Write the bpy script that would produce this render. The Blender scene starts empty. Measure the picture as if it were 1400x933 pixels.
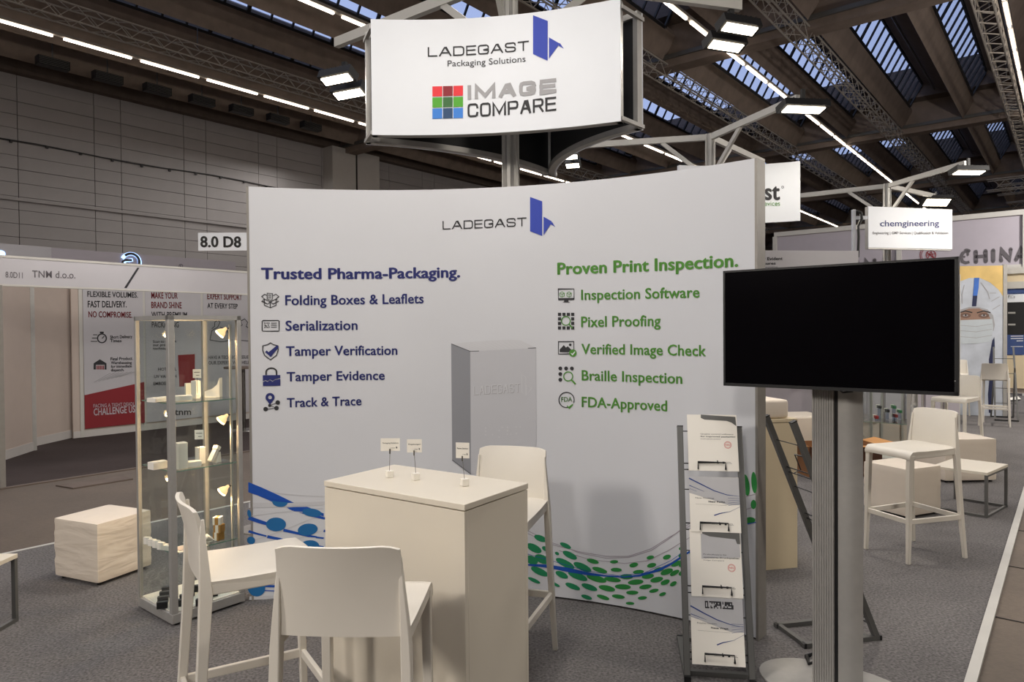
import bpy, bmesh, math, random
from mathutils import Vector, Matrix
random.seed(7)
SC = bpy.context.scene
COL = SC.collection
W_, H_ = 1400, 933

# ------------------------------------------------------------------ camera
F = 950.0
PITCH, ROLL, EYE = 0.0147, 0.008, 1.6
_f = Vector((0, math.cos(PITCH), -math.sin(PITCH)))
_r0 = Vector((1, 0, 0)); _u0 = Vector((0, math.sin(PITCH), math.cos(PITCH)))
_r = _r0*math.cos(ROLL) - _u0*math.sin(ROLL)
_u = _u0*math.cos(ROLL) + _r0*math.sin(ROLL)
CAMP = Vector((0, 0, EYE))
cd = bpy.data.cameras.new('camera'); cam = bpy.data.objects.new('camera', cd); COL.objects.link(cam)
M = Matrix.Identity(4)
for i in range(3):
    M[i][0] = _r[i]; M[i][1] = _u[i]; M[i][2] = -_f[i]; M[i][3] = CAMP[i]
cam.matrix_world = M
cd.sensor_width = 36; cd.lens = 36*F/W_; cd.clip_end = 300
SC.camera = cam

# ------------------------------------------------------------------ world, exposure
SC.view_settings.view_transform = 'Standard'; SC.view_settings.look = 'None'
SC.view_settings.exposure = 0.0; SC.view_settings.gamma = 1.0
SC.view_settings.use_curve_mapping = False
wd = bpy.data.worlds.new('dusk_sky'); SC.world = wd; wd.use_nodes = True
bg = wd.node_tree.nodes['Background']; bg.inputs[0].default_value = (0.47, 0.53, 0.76, 1); bg.inputs[1].default_value = 1.7
SC.cycles.use_denoising = True
SC.cycles.max_bounces = 6; SC.cycles.transparent_max_bounces = 16
SC.cycles.caustics_reflective = False; SC.cycles.caustics_refractive = False
SC.cycles.sample_clamp_indirect = 4.0

def area(name, loc, target, size, power, color=(1, .9, .78), size_y=None):
    l = bpy.data.lights.new(name, 'AREA'); l.energy = power; l.color = color
    l.shape = 'RECTANGLE'; l.size = size; l.size_y = size_y or size
    o = bpy.data.objects.new(name, l); COL.objects.link(o); o.location = loc
    o.rotation_euler = (Vector(target)-Vector(loc)).to_track_quat('-Z', 'Y').to_euler()
    return o
# unseen hall floodlights and lamp rows at assumed positions (the same kinds of lamp as those in view)
area('hall_floodlight_behind_left', (-5.2, -0.9, 4.0), (0.2, 4.0, 0.9), 0.9, 150, (1, .91, .82))
area('hall_floodlight_behind', (-1.9, -3.2, 4.4), (0.2, 4.5, 1.2), 0.6, 110, (1, .93, .86))
area('hall_floodlight_right', (6.0, 1.5, 4.2), (3.6, 6.0, 0.3), 0.5, 90, (1, .91, .80))
area('hall_floodlight_far_right', (10.0, 8.5, 4.4), (7.0, 10.5, 0.5), 0.6, 280, (1, .93, .85))
area('hall_floodlight_far_left', (-4.0, 7.2, 4.2), (-7.0, 11.5, 1.0), 0.6, 50, (1, .93, .88))
area('hall_lamp_row_left', (-9.0, 16.0, 8.6), (-9.0, 16.0, 0), 1.0, 520, (1, .95, .9), 26)
area('hall_lamp_row_centre', (0, 3.0, 8.6), (0, 3.0, 0), 1.0, 420, (1, .96, .94), 20)
area('hall_lamp_row_right', (14.0, 12.0, 8.6), (14.0, 12.0, 0), 1.0, 500, (1, .95, .9), 24)
area('pavilion_fill_light', (12.5, 11.5, 5.2), (15.0, 17.0, 3.4), 0.5, 420, (1, .94, .9))  # added fill lamp without a fixture, brightens the pavilion fascia
area('stand_floodlight_front', (-0.35, 2.95, 3.85), (-0.2, 3.2, 0), 0.35, 24, (1, .93, .84))

# ------------------------------------------------------------------ pixel helpers
def ray(px, py):
    return _f + _r*((px-700)/F) - _u*((py-466.5)/F)
def G(px, py, z=0.0):
    d = ray(px, py); t = (z-EYE)/d.z; return CAMP + d*t
def AT(px, py, y):
    d = ray(px, py); return CAMP + d*(y/d.y)
def cp(pts, ox, oy, s):
    return [(ox+x*s, oy+y*s) for x, y in pts]

# hall axes
HA = math.atan2(0.778, 0.628)
DV = Vector((math.cos(HA), math.sin(HA), 0)); PV = Vector((-math.sin(HA), math.cos(HA), 0))
def HW(a, p, z=0.0): return DV*a + PV*p + Vector((0, 0, z))
def AP(v): return v.dot(DV), v.dot(PV)

# ------------------------------------------------------------------ materials
def lin(c):
    return tuple(((x/255)/12.92 if x/255 <= .04045 else ((x/255+.055)/1.055)**2.4) for x in c)
def mat(name, rgb, rough=.6, metal=0.0, var=0.06, scale=6.0, bump=0.0, bscale=60.0, emit=0.0, spec=.5, coat=0.0, var2=None):
    m = bpy.data.materials.new(name); m.use_nodes = True
    nt = m.node_tree; b = nt.nodes['Principled BSDF']; c = lin(rgb)
    b.inputs['Roughness'].default_value = rough; b.inputs['Metallic'].default_value = metal
    b.inputs['Specular IOR Level'].default_value = spec
    if coat: b.inputs['Coat Weight'].default_value = coat
    tc = nt.nodes.new('ShaderNodeTexCoord')
    n = nt.nodes.new('ShaderNodeTexNoise'); n.inputs['Scale'].default_value = scale; n.inputs['Detail'].default_value = 5
    nt.links.new(tc.outputs['Object'], n.inputs['Vector'])
    r = nt.nodes.new('ShaderNodeMapRange'); r.inputs[1].default_value = .3; r.inputs[2].default_value = .7
    r.inputs[3].default_value = 1-var; r.inputs[4].default_value = 1+var
    nt.links.new(n.outputs['Fac'], r.inputs[0])
    last = r.outputs[0]
    if var2:
        n2 = nt.nodes.new('ShaderNodeTexNoise'); n2.inputs['Scale'].default_value = var2[1]; n2.inputs['Detail'].default_value = 3
        nt.links.new(tc.outputs['Object'], n2.inputs['Vector'])
        r2 = nt.nodes.new('ShaderNodeMapRange'); r2.inputs[1].default_value = .3; r2.inputs[2].default_value = .7
        r2.inputs[3].default_value = 1-var2[0]; r2.inputs[4].default_value = 1+var2[0]
        nt.links.new(n2.outputs['Fac'], r2.inputs[0])
        mm = nt.nodes.new('ShaderNodeMath'); mm.operation = 'MULTIPLY'
        nt.links.new(last, mm.inputs[0]); nt.links.new(r2.outputs[0], mm.inputs[1]); last = mm.outputs[0]
    vm = nt.nodes.new('ShaderNodeVectorMath'); vm.operation = 'SCALE'; vm.inputs[0].default_value = c
    nt.links.new(last, vm.inputs['Scale']); nt.links.new(vm.outputs[0], b.inputs['Base Color'])
    if bump:
        bn = nt.nodes.new('ShaderNodeTexNoise'); bn.inputs['Scale'].default_value = bscale; bn.inputs['Detail'].default_value = 4
        nt.links.new(tc.outputs['Object'], bn.inputs['Vector'])
        bu = nt.nodes.new('ShaderNodeBump'); bu.inputs['Strength'].default_value = bump; bu.inputs['Distance'].default_value = .02
        nt.links.new(bn.outputs['Fac'], bu.inputs['Height']); nt.links.new(bu.outputs[0], b.inputs['Normal'])
    if emit:
        b.inputs['Emission Color'].default_value = (*c, 1); b.inputs['Emission Strength'].default_value = emit
    return m
def wrinkled(name, rgb):
    m = mat(name, rgb, .5, var=.02); nt = m.node_tree; b = nt.nodes['Principled BSDF']
    tc = nt.nodes['Texture Coordinate']; mp = nt.nodes.new('ShaderNodeMapping'); mp.inputs['Scale'].default_value = (3.5, 3.5, 15)
    mp.inputs['Rotation'].default_value = (.15, .3, 0)
    n = nt.nodes.new('ShaderNodeTexNoise'); n.inputs['Scale'].default_value = 1; n.inputs['Detail'].default_value = 2; n.inputs['Distortion'].default_value = .6
    bu = nt.nodes.new('ShaderNodeBump'); bu.inputs['Strength'].default_value = .5; bu.inputs['Distance'].default_value = .02
    nt.links.new(tc.outputs['Object'], mp.inputs[0]); nt.links.new(mp.outputs[0], n.inputs['Vector']); nt.links.new(n.outputs['Fac'], bu.inputs['Height']); nt.links.new(bu.outputs[0], b.inputs['Normal'])
    return m
def glassmat(name, tint=(.96, .98, .97), refl=1.0, ior=1.5):
    m = bpy.data.materials.new(name); m.use_nodes = True; nt = m.node_tree; nt.nodes.clear()
    out = nt.nodes.new('ShaderNodeOutputMaterial'); mx = nt.nodes.new('ShaderNodeMixShader')
    tr = nt.nodes.new('ShaderNodeBsdfTransparent'); tr.inputs[0].default_value = (*tint, 1)
    gl = nt.nodes.new('ShaderNodeBsdfGlossy'); gl.inputs['Roughness'].default_value = .02
    fr = nt.nodes.new('ShaderNodeLayerWeight'); fr.inputs['Blend'].default_value = .5
    pw = nt.nodes.new('ShaderNodeMath'); pw.operation = 'POWER'; pw.inputs[1].default_value = 5
    nt.links.new(fr.outputs['Facing'], pw.inputs[0])
    mu = nt.nodes.new('ShaderNodeMath'); mu.operation = 'MULTIPLY_ADD'; mu.inputs[1].default_value = .9*refl; mu.inputs[2].default_value = .035*refl
    nt.links.new(pw.outputs[0], mu.inputs[0]); nt.links.new(mu.outputs[0], mx.inputs[0])
    nt.links.new(tr.outputs[0], mx.inputs[1]); nt.links.new(gl.outputs[0], mx.inputs[2]); nt.links.new(mx.outputs[0], out.inputs[0])
    return m

MT = dict(
    white=mat('white_plastic', (226, 220, 208), .42, var=.015, bump=.02, bscale=250),
    lam=mat('white_laminate', (222, 214, 198), .38, var=.02, scale=3),
    print=mat('white_print_fabric', (211, 213, 218), .75, var=.02, scale=1.5, bump=.04, bscale=9),
    signw=mat('white_sign_face', (224, 228, 234), .6, var=.01),
    alu=mat('brushed_aluminium', (172, 170, 166), .45, .35, var=.05, scale=20),
    alud=mat('dull_aluminium', (146, 142, 136), .5, .3, var=.05, scale=20),
    alul=mat('painted_light_aluminium', (196, 194, 188), .5, .2, var=.03),
    steel=mat('dark_grey_steel', (104, 104, 102), .45, .4, var=.05),
    chrome=mat('chrome_wire', (130, 128, 124), .25, .9, var=.02),
    black=mat('black_plastic', (18, 18, 20), .45, var=.05),
    wire=mat('black_wire', (30, 30, 32), .4, .3, var=.03),
    blackpanel=mat('black_panel', (16, 16, 17), .6, var=.1),
    screen=mat('dark_screen_glass', (7, 6, 9), .12, var=.1, spec=.25),
    carpet=mat('grey_carpet', (116, 113, 112), .97, var=.42, scale=75, bump=.5, bscale=300, spec=.1, var2=(.10, 2.2)),
    carpetd=mat('dark_brown_carpet', (72, 64, 62), .97, var=.15, scale=140, bump=.4, bscale=300, spec=.1, var2=(.08, 2)),
    concf=mat('brown_hall_floor', (96, 84, 72), .62, var=.10, scale=35, bump=.1, bscale=80, var2=(.16, 1.1)),
    conc=mat('brown_concrete', (134, 120, 110), .85, var=.12, scale=3, bump=.1, bscale=12, var2=(.10, .6)),
    concw=mat('grey_wall_panel', (170, 166, 166), .8, var=.03, scale=3, var2=(.05, .3)),
    concd=mat('dark_joint', (52, 48, 46), .9, var=.1),
    roofd=mat('dark_roof_slab', (104, 92, 84), .9, var=.12, scale=3),
    strut=mat('galvanised_truss', (176, 170, 162), .6, .1, var=.08),
    bar=mat('black_glazing_bar', (24, 25, 28), .5, var=.1),
    tile=mat('grey_booth_wall', (196, 192, 188), .7, var=.02),
    boothw=mat('white_booth_wall', (192, 178, 168), .7, var=.02),
    boothg=mat('grey_fascia', (186, 184, 188), .6, var=.015),
    lav=mat('lavender_grey_board', (172, 166, 174), .6, var=.02),
    cream=mat('cream_laminate', (216, 200, 168), .45, var=.02),
    leather=mat('white_leatherette', (226, 214, 198), .5, var=.02, bump=.10, bscale=7),
    wrink=wrinkled('wrinkled_leatherette', (226, 214, 198)),
    card=mat('white_card', (240, 236, 226), .7, var=.01),
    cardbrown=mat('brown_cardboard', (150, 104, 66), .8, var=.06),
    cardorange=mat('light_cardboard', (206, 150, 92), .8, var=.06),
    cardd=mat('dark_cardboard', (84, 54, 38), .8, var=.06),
    gold=mat('kraft_gold_card', (176, 130, 62), .5, .2, var=.04),
    ink=mat('black_ink', (42, 42, 46), .7, var=.02),
    inkg=mat('grey_ink', (158, 158, 161), .7, var=.02),
    inklg=mat('pale_grey_ink', (200, 201, 205), .7, var=.01),
    navy=mat('navy_ink', (34, 42, 108), .7, var=.02),
    blue=mat('logo_blue_ink', (48, 68, 170), .7, var=.02),
    blue2=mat('strong_blue_ink', (10, 76, 172), .7, var=.03),
    blue3=mat('mid_blue_ink', (24, 104, 164), .7, var=.03),
    green=mat('text_green_ink', (78, 140, 50), .7, var=.02),
    green2=mat('leaf_green_ink', (40, 136, 62), .7, var=.04),
    green3=mat('teal_green_ink', (24, 134, 88), .7, var=.04),
    violet=mat('grey_violet_ink', (158, 148, 160), .7, var=.02),
    red=mat('dark_red_ink', (134, 32, 40), .7, var=.02),
    redl=mat('logo_red_ink', (226, 52, 60), .7, var=.01),
    redd=mat('deep_red_ink', (140, 34, 46), .7, var=.01),
    sqg=mat('square_green_ink', (82, 164, 48), .7, var=.01), sqgd=mat('square_deep_green_ink', (58, 106, 58), .7, var=.01),
    sqb=mat('square_blue_ink', (60, 128, 214), .7, var=.01), sqbd=mat('square_deep_blue_ink', (42, 74, 112), .7, var=.01),
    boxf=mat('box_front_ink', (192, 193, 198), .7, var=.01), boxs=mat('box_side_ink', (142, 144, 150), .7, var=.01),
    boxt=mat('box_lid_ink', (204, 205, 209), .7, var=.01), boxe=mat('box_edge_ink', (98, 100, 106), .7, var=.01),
    stamp=mat('pink_stamp_ink', (214, 120, 116), .7, var=.02),
    swoosh=mat('navy_swoosh_ink', (36, 62, 130), .7, var=.03),
    silv=mat('silver_grey_ink', (186, 186, 188), .7, var=.05),
    yellow=mat('poster_yellow_ink', (220, 188, 118), .6, var=.16, scale=3), cloth=mat('poster_white_ink', (184, 190, 200), .6, var=.14, scale=4),
    skin=mat('poster_skin_ink', (146, 116, 100), .6, var=.04), maskc=mat('poster_mask_ink', (186, 194, 200), .6, var=.05),
    browsh=mat('poster_brow_shade_ink', (112, 86, 74), .6), eye=mat('poster_dark_ink', (40, 34, 36), .6), pblue=mat('poster_blue_ink', (60, 110, 196), .6, var=.1, scale=9), pnavy=mat('poster_navy_ink', (28, 36, 72), .6),
    grey2=mat('rounded_letter_grey_ink', (92, 88, 92), .6), halo=mat('backlit_halo', (170, 205, 255), .5, emit=2.0),
    bluescr=mat('blue_screen_print', (56, 78, 130), .5, var=.15, scale=4),
    lens=mat('lit_lamp_lens', (255, 240, 214), .5, emit=14), tube=mat('lit_strip_tube', (255, 240, 222), .5, emit=7),
    bulb=mat('lit_spot_bulb', (255, 214, 150), .5, emit=16),
    litcone=mat('lit_glass_reflector', (255, 208, 150), .3, emit=1.1),
    redp=mat('red_plastic', (150, 30, 34), .4), greenp=mat('green_plastic', (30, 110, 60), .4),
    glass=glassmat('clear_glass'), pane=glassmat('wired_roof_glass', (.70, .74, .80), .6),
    gedge=mat('green_glass_edge', (120, 150, 138), .2, var=.02),
)

# ------------------------------------------------------------------ mesh builder
class MB:
    def __init__(s): s.v = []; s.f = []; s.smooth = []
    def add(s, vs, fs, smooth=False):
        k = len(s.v); s.v += [tuple(v) for v in vs]
        s.f += [tuple(i+k for i in f) for f in fs]; s.smooth += [smooth]*len(fs); return s
    def box(s, c, d, rz=0, m=None):
        c = Vector(c); x, y, z = [q/2 for q in d]; R = Matrix.Rotation(rz, 3, 'Z') if rz else None
        vs = []
        for sx, sy, sz in ((-1,-1,-1),(1,-1,-1),(1,1,-1),(-1,1,-1),(-1,-1,1),(1,-1,1),(1,1,1),(-1,1,1)):
            v = Vector((sx*x, sy*y, sz*z))
            if R: v = R @ v
            v = c+v
            if m: v = m @ v
            vs.append(v)
        return s.add(vs, [(0,3,2,1),(4,5,6,7),(0,1,5,4),(1,2,6,5),(2,3,7,6),(3,0,4,7)])
    def rbox(s, c, d, r=.01, seg=3, rz=0, cuts=0):
        bm = bmesh.new(); bmesh.ops.create_cube(bm, size=1)
        for v in bm.verts: v.co = Vector((v.co.x*d[0], v.co.y*d[1], v.co.z*d[2]))
        bmesh.ops.bevel(bm, geom=bm.edges[:], offset=r, segments=seg, profile=.5, affect='EDGES')
        R = Matrix.Rotation(rz, 3, 'Z'); bm.verts.ensure_lookup_table()
        for i, v in enumerate(bm.verts): v.index = i
        s.add([R @ v.co + Vector(c) for v in bm.verts], [tuple(v.index for v in f.verts) for f in bm.faces], True)
        bm.free(); return s
    def loft(s, secs, cap=True, smooth=False):
        n = len(secs[0]); vs = [p for sec in secs for p in sec]; fs = []
        for i in range(len(secs)-1):
            for j in range(n):
                a = i*n+j; b = i*n+(j+1) % n; fs.append((a, b, b+n, a+n))
        if cap: fs.append(tuple(range(n-1, -1, -1))); fs.append(tuple((len(secs)-1)*n+j for j in range(n)))
        return s.add(vs, fs, smooth)
    def tube(s, pts, r, n=8, close=False, flat=None):
        pts = [Vector(p) for p in pts]; secs = []
        L = len(pts)
        up = None
        for i, p in enumerate(pts):
            if close: t = (pts[(i+1) % L]-pts[i-1])
            else: t = pts[min(i+1, L-1)]-pts[max(i-1, 0)]
            t.normalize()
            if up is None: up = Vector((0, 0, 1)) if abs(t.z) < .9 else Vector((0, 1, 0))
            x = t.cross(up).normalized(); y = x.cross(t).normalized(); up = y
            # mitre
            k = 1.0
            if 0 < i < L-1:
                t1 = (pts[i]-pts[i-1]).normalized(); k = 1/max(.5, abs(t.dot(t1)))
            sec = [p + (x*math.cos(2*math.pi*j/n+math.pi/n)+y*math.sin(2*math.pi*j/n+math.pi/n))*r*k*(1.0 if n > 4 else 1.414) for j in range(n)]
            secs.append(sec)
        if close: secs.append(secs[0])
        return s.loft(secs, not close, n > 4)
    def bar(s, a, b, w, h, upv=(0, 0, 1)):
        a = Vector(a); b = Vector(b); t = (b-a).normalized(); up = Vector(upv)
        if abs(t.dot(up)) > .95: up = Vector((0, 1, 0))
        x = t.cross(up).normalized()*w/2; y = x.cross(t).normalized()*h/2
        return s.loft([[a-x-y, a+x-y, a+x+y, a-x+y], [b-x-y, b+x-y, b+x+y, b-x+y]])
    def prism(s, poly, h0, h1, axis='z', m=None):
        def mk(p, h):
            if axis == 'z': v = Vector((p[0], p[1], h))
            elif axis == 'x': v = Vector((h, p[0], p[1]))
            else: v = Vector((p[0], h, p[1]))
            return m @ v if m else v
        return s.loft([[mk(p, h0) for p in poly], [mk(p, h1) for p in poly]])
    def lathe(s, prof, c=(0, 0, 0), n=20, sx=1, sy=1, rz=0):
        c = Vector(c); R = Matrix.Rotation(rz, 3, 'Z')
        secs = [[c + R @ Vector((r*sx*math.cos(2*math.pi*j/n), r*sy*math.sin(2*math.pi*j/n), z)) for j in range(n)] for r, z in prof]
        return s.loft(secs, True, True)
    def build(s, name, material, parent=None, bevel=0, fix=True):
        me = bpy.data.meshes.new(name); me.from_pydata(s.v, [], s.f); me.materials.append(MT[material] if isinstance(material, str) else material)
        me.polygons.foreach_set('use_smooth', s.smooth)
        if fix:
            bm = bmesh.new(); bm.from_mesh(me); bmesh.ops.recalc_face_normals(bm, faces=bm.faces[:]); bm.to_mesh(me); bm.free()
        me.update()
        try: me.set_sharp_from_angle(angle=.7)
        except Exception: pass
        o = bpy.data.objects.new(name, me); COL.objects.link(o)
        if parent: o.parent = parent
        if bevel:
            md = o.modifiers.new('bevel', 'BEVEL'); md.width = bevel; md.segments = 2; md.limit_method = 'ANGLE'
        return o

def tag(o, label=None, cat=None, group=None, kind=None):
    if label: o['label'] = label
    if cat: o['category'] = cat
    if group: o['group'] = group
    if kind: o['kind'] = kind
    return o
def empty(name, loc=(0, 0, 0), rz=0, label=None, cat=None, group=None, kind=None):
    o = bpy.data.objects.new(name, None); COL.objects.link(o); o.location = loc; o.rotation_euler = (0, 0, rz)
    o.empty_display_size = .1
    return tag(o, label, cat, group, kind)
KIDS = {}
def copy_tree(o, parent=None):
    c = o.copy(); COL.objects.link(c)
    if parent: c.parent = parent
    for ch in list(o.children): copy_tree(ch, c)
    return c
def part_copy(o, loc=None, parent=None):
    c = o.copy(); COL.objects.link(c)
    if loc is not None: c.location = loc
    if parent: c.parent = parent
    return c

# ------------------------------------------------------------------ surfaces and flat print
class Flat:
    def __init__(s, O, U, V=(0, 0, 1)):
        s.O = Vector(O); s.U = Vector(U).normalized(); s.V = Vector(V).normalized(); s.N = s.U.cross(s.V).normalized()
    def pt(s, u, v, w=0): return s.O + s.U*u + s.V*v + s.N*w
    def inv(s, px, py):
        d = ray(px, py); t = (s.O-CAMP).dot(s.N)/d.dot(s.N); q = CAMP+d*t-s.O
        return q.dot(s.U), q.dot(s.V)
class Cyl:
    def __init__(s, c, R, th0): s.c = c; s.R = R; s.th0 = th0
    def pt(s, u, v, w=0):
        th = s.th0+u/s.R; r = s.R-w
        return Vector((s.c[0]+r*math.sin(th), s.c[1]+r*math.cos(th), v))
    def inv(s, px, py):
        d = ray(px, py); ox, oy = -s.c[0], -s.c[1]
        A = d.x**2+d.y**2; B = 2*(ox*d.x+oy*d.y); C = ox*ox+oy*oy-s.R**2
        t = (-B+math.sqrt(B*B-4*A*C))/(2*A); q = CAMP+d*t
        return (math.atan2(q.x-s.c[0], q.y-s.c[1])-s.th0)*s.R, q.z
_tc = {}
def tgeo(txt, off=0.0):
    k = (txt, off)
    if k in _tc: return _tc[k]
    cu = bpy.data.curves.new('t', 'FONT'); cu.body = txt; cu.offset = off; cu.resolution_u = 3; cu.space_character = 1+off*2.5
    ob = bpy.data.objects.new('t', cu); COL.objects.link(ob)
    dg = bpy.context.evaluated_depsgraph_get(); me = bpy.data.meshes.new_from_object(ob.evaluated_get(dg))
    vs = [(v.co.x, v.co.y) for v in me.vertices]; fs = [tuple(p.vertices) for p in me.polygons]
    bpy.data.objects.remove(ob); bpy.data.curves.remove(cu); bpy.data.meshes.remove(me)
    _tc[k] = (vs, fs); return _tc[k]
_H = [v[1] for v in tgeo('H')[0]]; CAPR = max(_H)-min(_H)
STRK = {
 'L': [[(0, 1), (0, 0), (1, 0)]],
 'A': [[(0, 0), (.45, 1), (.55, 1), (1, 0)], [(.2, .34), (.8, .34)]],
 'D': [[(0, 0), (0, 1), (.75, 1), (.93, .93), (1, .76), (1, .24), (.93, .07), (.75, 0), (0, 0)]],
 'E': [[(1, 1), (0, 1), (0, 0), (1, 0)], [(0, .52), (.93, .52)]],
 'G': [[(1, .74), (.95, .93), (.8, 1), (.2, 1), (.05, .93), (0, .75), (0, .25), (.05, .07), (.2, 0), (.8, 0), (.95, .07), (1, .25), (1, .46), (.55, .46)]],
 'S': [[(.98, .75), (.94, .93), (.8, 1), (.2, 1), (.05, .93), (0, .77), (.05, .6), (.2, .54), (.8, .48), (.95, .42), (1, .24), (.95, .07), (.8, 0), (.2, 0), (.05, .07), (.01, .26)]],
 'T': [[(0, 1), (1, 1)], [(.5, 1), (.5, 0)]],
 'I': [[(.5, 1), (.5, 0)]],
 'M': [[(0, 0), (0, 1), (.5, .12), (1, 1), (1, 0)]],
 'C': [[(1, .74), (.95, .93), (.8, 1), (.2, 1), (.05, .93), (0, .75), (0, .25), (.05, .07), (.2, 0), (.8, 0), (.95, .07), (1, .26)]],
 'O': [[(.8, 1), (.2, 1), (.05, .93), (0, .75), (0, .25), (.05, .07), (.2, 0), (.8, 0), (.95, .07), (1, .25), (1, .75), (.95, .93), (.8, 1)]],
 'P': [[(0, 0), (0, 1), (.8, 1), (.95, .93), (1, .75), (.95, .54), (.8, .46), (0, .46)]],
 'R': [[(0, 0), (0, 1), (.8, 1), (.95, .93), (1, .75), (.95, .54), (.8, .46), (0, .46)], [(.6, .46), (1, 0)]],
}
SPL = {}
class Decal:
    def __init__(s, fr, w=.002): s.fr = fr; s.w = w; s.v = []; s.f = []; s.tx = []
    def _add(s, uvs, fs):
        k = len(s.v); s.v += [s.fr.pt(u, v, s.w) for u, v in uvs]; s.f += [tuple(i+k for i in f) for f in fs]; return s
    def poly(s, uvs): return s._add(uvs, [tuple(range(len(uvs)))])
    def pquad(s, tl, tr, br, bl, n=14):
        for i in range(n):
            a, b = i/n, (i+1)/n; L = lambda p, q, t: (p[0]+(q[0]-p[0])*t, p[1]+(q[1]-p[1])*t)
            s.ppoly([L(tl, tr, a), L(tl, tr, b), L(bl, br, b), L(bl, br, a)])
        return s
    def ppoly(s, pts): return s.poly([s.fr.inv(*p) for p in pts])
    def line(s, uvs, wd, closed=False):
        P = [Vector(p) for p in uvs]; n = len(P); Lf = []; Rt = []
        for i in range(n):
            if closed: a, b = P[i-1], P[(i+1) % n]
            else: a, b = P[max(i-1, 0)], P[min(i+1, n-1)]
            t = (b-a)
            if t.length < 1e-9: t = Vector((1, 0))
            t.normalize(); nn = Vector((-t.y, t.x)); k = 1
            if closed or 0 < i < n-1:
                t1 = (P[i]-P[i-1])
                if t1.length > 1e-9: k = 1/max(.45, abs(t.dot(t1.normalized())))
            w = wd[i] if isinstance(wd, (list, tuple)) else wd
            Lf.append(P[i]+nn*w/2*k); Rt.append(P[i]-nn*w/2*k)
        fs = []; m = n if closed else n-1
        for i in range(m):
            j = (i+1) % n; fs.append((i, j, n+j, n+i))
        return s._add([(p.x, p.y) for p in Lf+Rt], fs)
    def pline(s, pts, wpx, closed=False, sub=1):
        P = []
        for i in range(len(pts)-(0 if closed else 1)):
            a, b = pts[i], pts[(i+1) % len(pts)]
            for k in range(sub): P.append((a[0]+(b[0]-a[0])*k/sub, a[1]+(b[1]-a[1])*k/sub))
        if not closed: P.append(pts[-1])
        a = s.fr.inv(*P[0]); b = s.fr.inv(P[0][0], P[0][1]+10); sc = abs(a[1]-b[1])/10
        w = [x*sc for x in wpx] if isinstance(wpx, (list, tuple)) else wpx*sc
        if isinstance(w, list) and sub > 1:
            w = [w[min(i//sub, len(w)-1)]+(w[min(i//sub+1, len(w)-1)]-w[min(i//sub, len(w)-1)])*(i % sub)/sub for i in range(len(P))]
        return s.line([s.fr.inv(*p) for p in P], w, closed)
    def pell(s, cx, cy, rx, ry=None, ang=0, n=20):
        ry = ry or rx; a = math.radians(ang)
        return s.ppoly([(cx+rx*math.cos(t)*math.cos(a)-ry*math.sin(t)*math.sin(a), cy+rx*math.cos(t)*math.sin(a)+ry*math.sin(t)*math.cos(a)) for t in [2*math.pi*i/n for i in range(n)]])
    def pring(s, cx, cy, r, w, n=24, a0=0, a1=360, ry=None):
        ry = ry or r; full = (a1-a0) >= 360
        pts = [(cx+r*math.cos(math.radians(a0+(a1-a0)*i/n)), cy+ry*math.sin(math.radians(a0+(a1-a0)*i/n))) for i in range(n if full else n+1)]
        return s.pline(pts, w, closed=full)
    def text(s, txt, pl, pr, top, off=0.0):
        """baseline from pixel pl to pixel pr, capital tops at pixel height top above pl"""
        ex = max(0, off-.008)*1.1; off = min(off, .008)
        vs, fs = tgeo(txt, off); s.tx.append(len(s.f))
        if ex:
            N_ = len(vs); vs0 = vs; vs = []; fs0 = fs; fs = []
            for k, (dx, dy) in enumerate(((-ex, 0), (ex, 0), (0, ex*.6), (0, -ex*.6))):
                vs = vs+[(x+dx, y+dy) for x, y in vs0]; fs = fs+[tuple(i+k*N_ for i in f) for f in fs0]
        x0 = min(v[0] for v in vs); x1 = max(v[0] for v in vs)
        u0, v0 = s.fr.inv(*pl); u1, v1 = s.fr.inv(*pr); ut, vt = s.fr.inv(pl[0], top)
        h = (vt-v0)/CAPR
        return s._add([(u0+(u1-u0)*(x-x0)/(x1-x0), v0+(v1-v0)*(x-x0)/(x1-x0)+y*h) for x, y in vs], fs)
    def utext(s, txt, u0, u1, v0, cap, off=0.0):
        vs, fs = tgeo(txt, off); x0 = min(v[0] for v in vs); x1 = max(v[0] for v in vs)
        return s._add([(u0+(u1-u0)*(x-x0)/(x1-x0), v0+y*cap/CAPR) for x, y in vs], fs)
    def strokes(s, txt, pl, pr, top, wpx, gap=.28, widths=None):
        u0, v0 = s.fr.inv(*pl); u1, v1 = s.fr.inv(*pr); ut, vt = s.fr.inv(pl[0], top); H = vt-v0
        w = wpx*H/(pl[1]-top); ws = [(widths or {}).get(c, 1.0) for c in txt]
        tot = sum(ws)+gap*(len(txt)-1); U = (u1-u0)/tot; x = 0
        for c, cw in zip(txt, ws):
            for st in STRK[c]:
                pts = []
                for a, b in st:
                    uu = (x+a*cw)*U; pts.append((u0+uu+(w/2)*(1-2*a)*(0 if c == 'I' else 1), v0+(v1-v0)*uu/(u1-u0)+w/2+b*(H-w)))
                pv_ = [Vector(q) for q in pts]
                if (pv_[0]-pv_[-1]).length > 1e-6:
                    e0 = (pv_[0]-pv_[1]).normalized()*w/2; e1 = (pv_[-1]-pv_[-2]).normalized()*w/2
                    pv_[0] += e0; pv_[-1] += e1; s.line([tuple(q) for q in pv_], w)
                else: s.line([tuple(q) for q in pv_[:-1]], w, True)
            x += cw+gap
        return s
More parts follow.
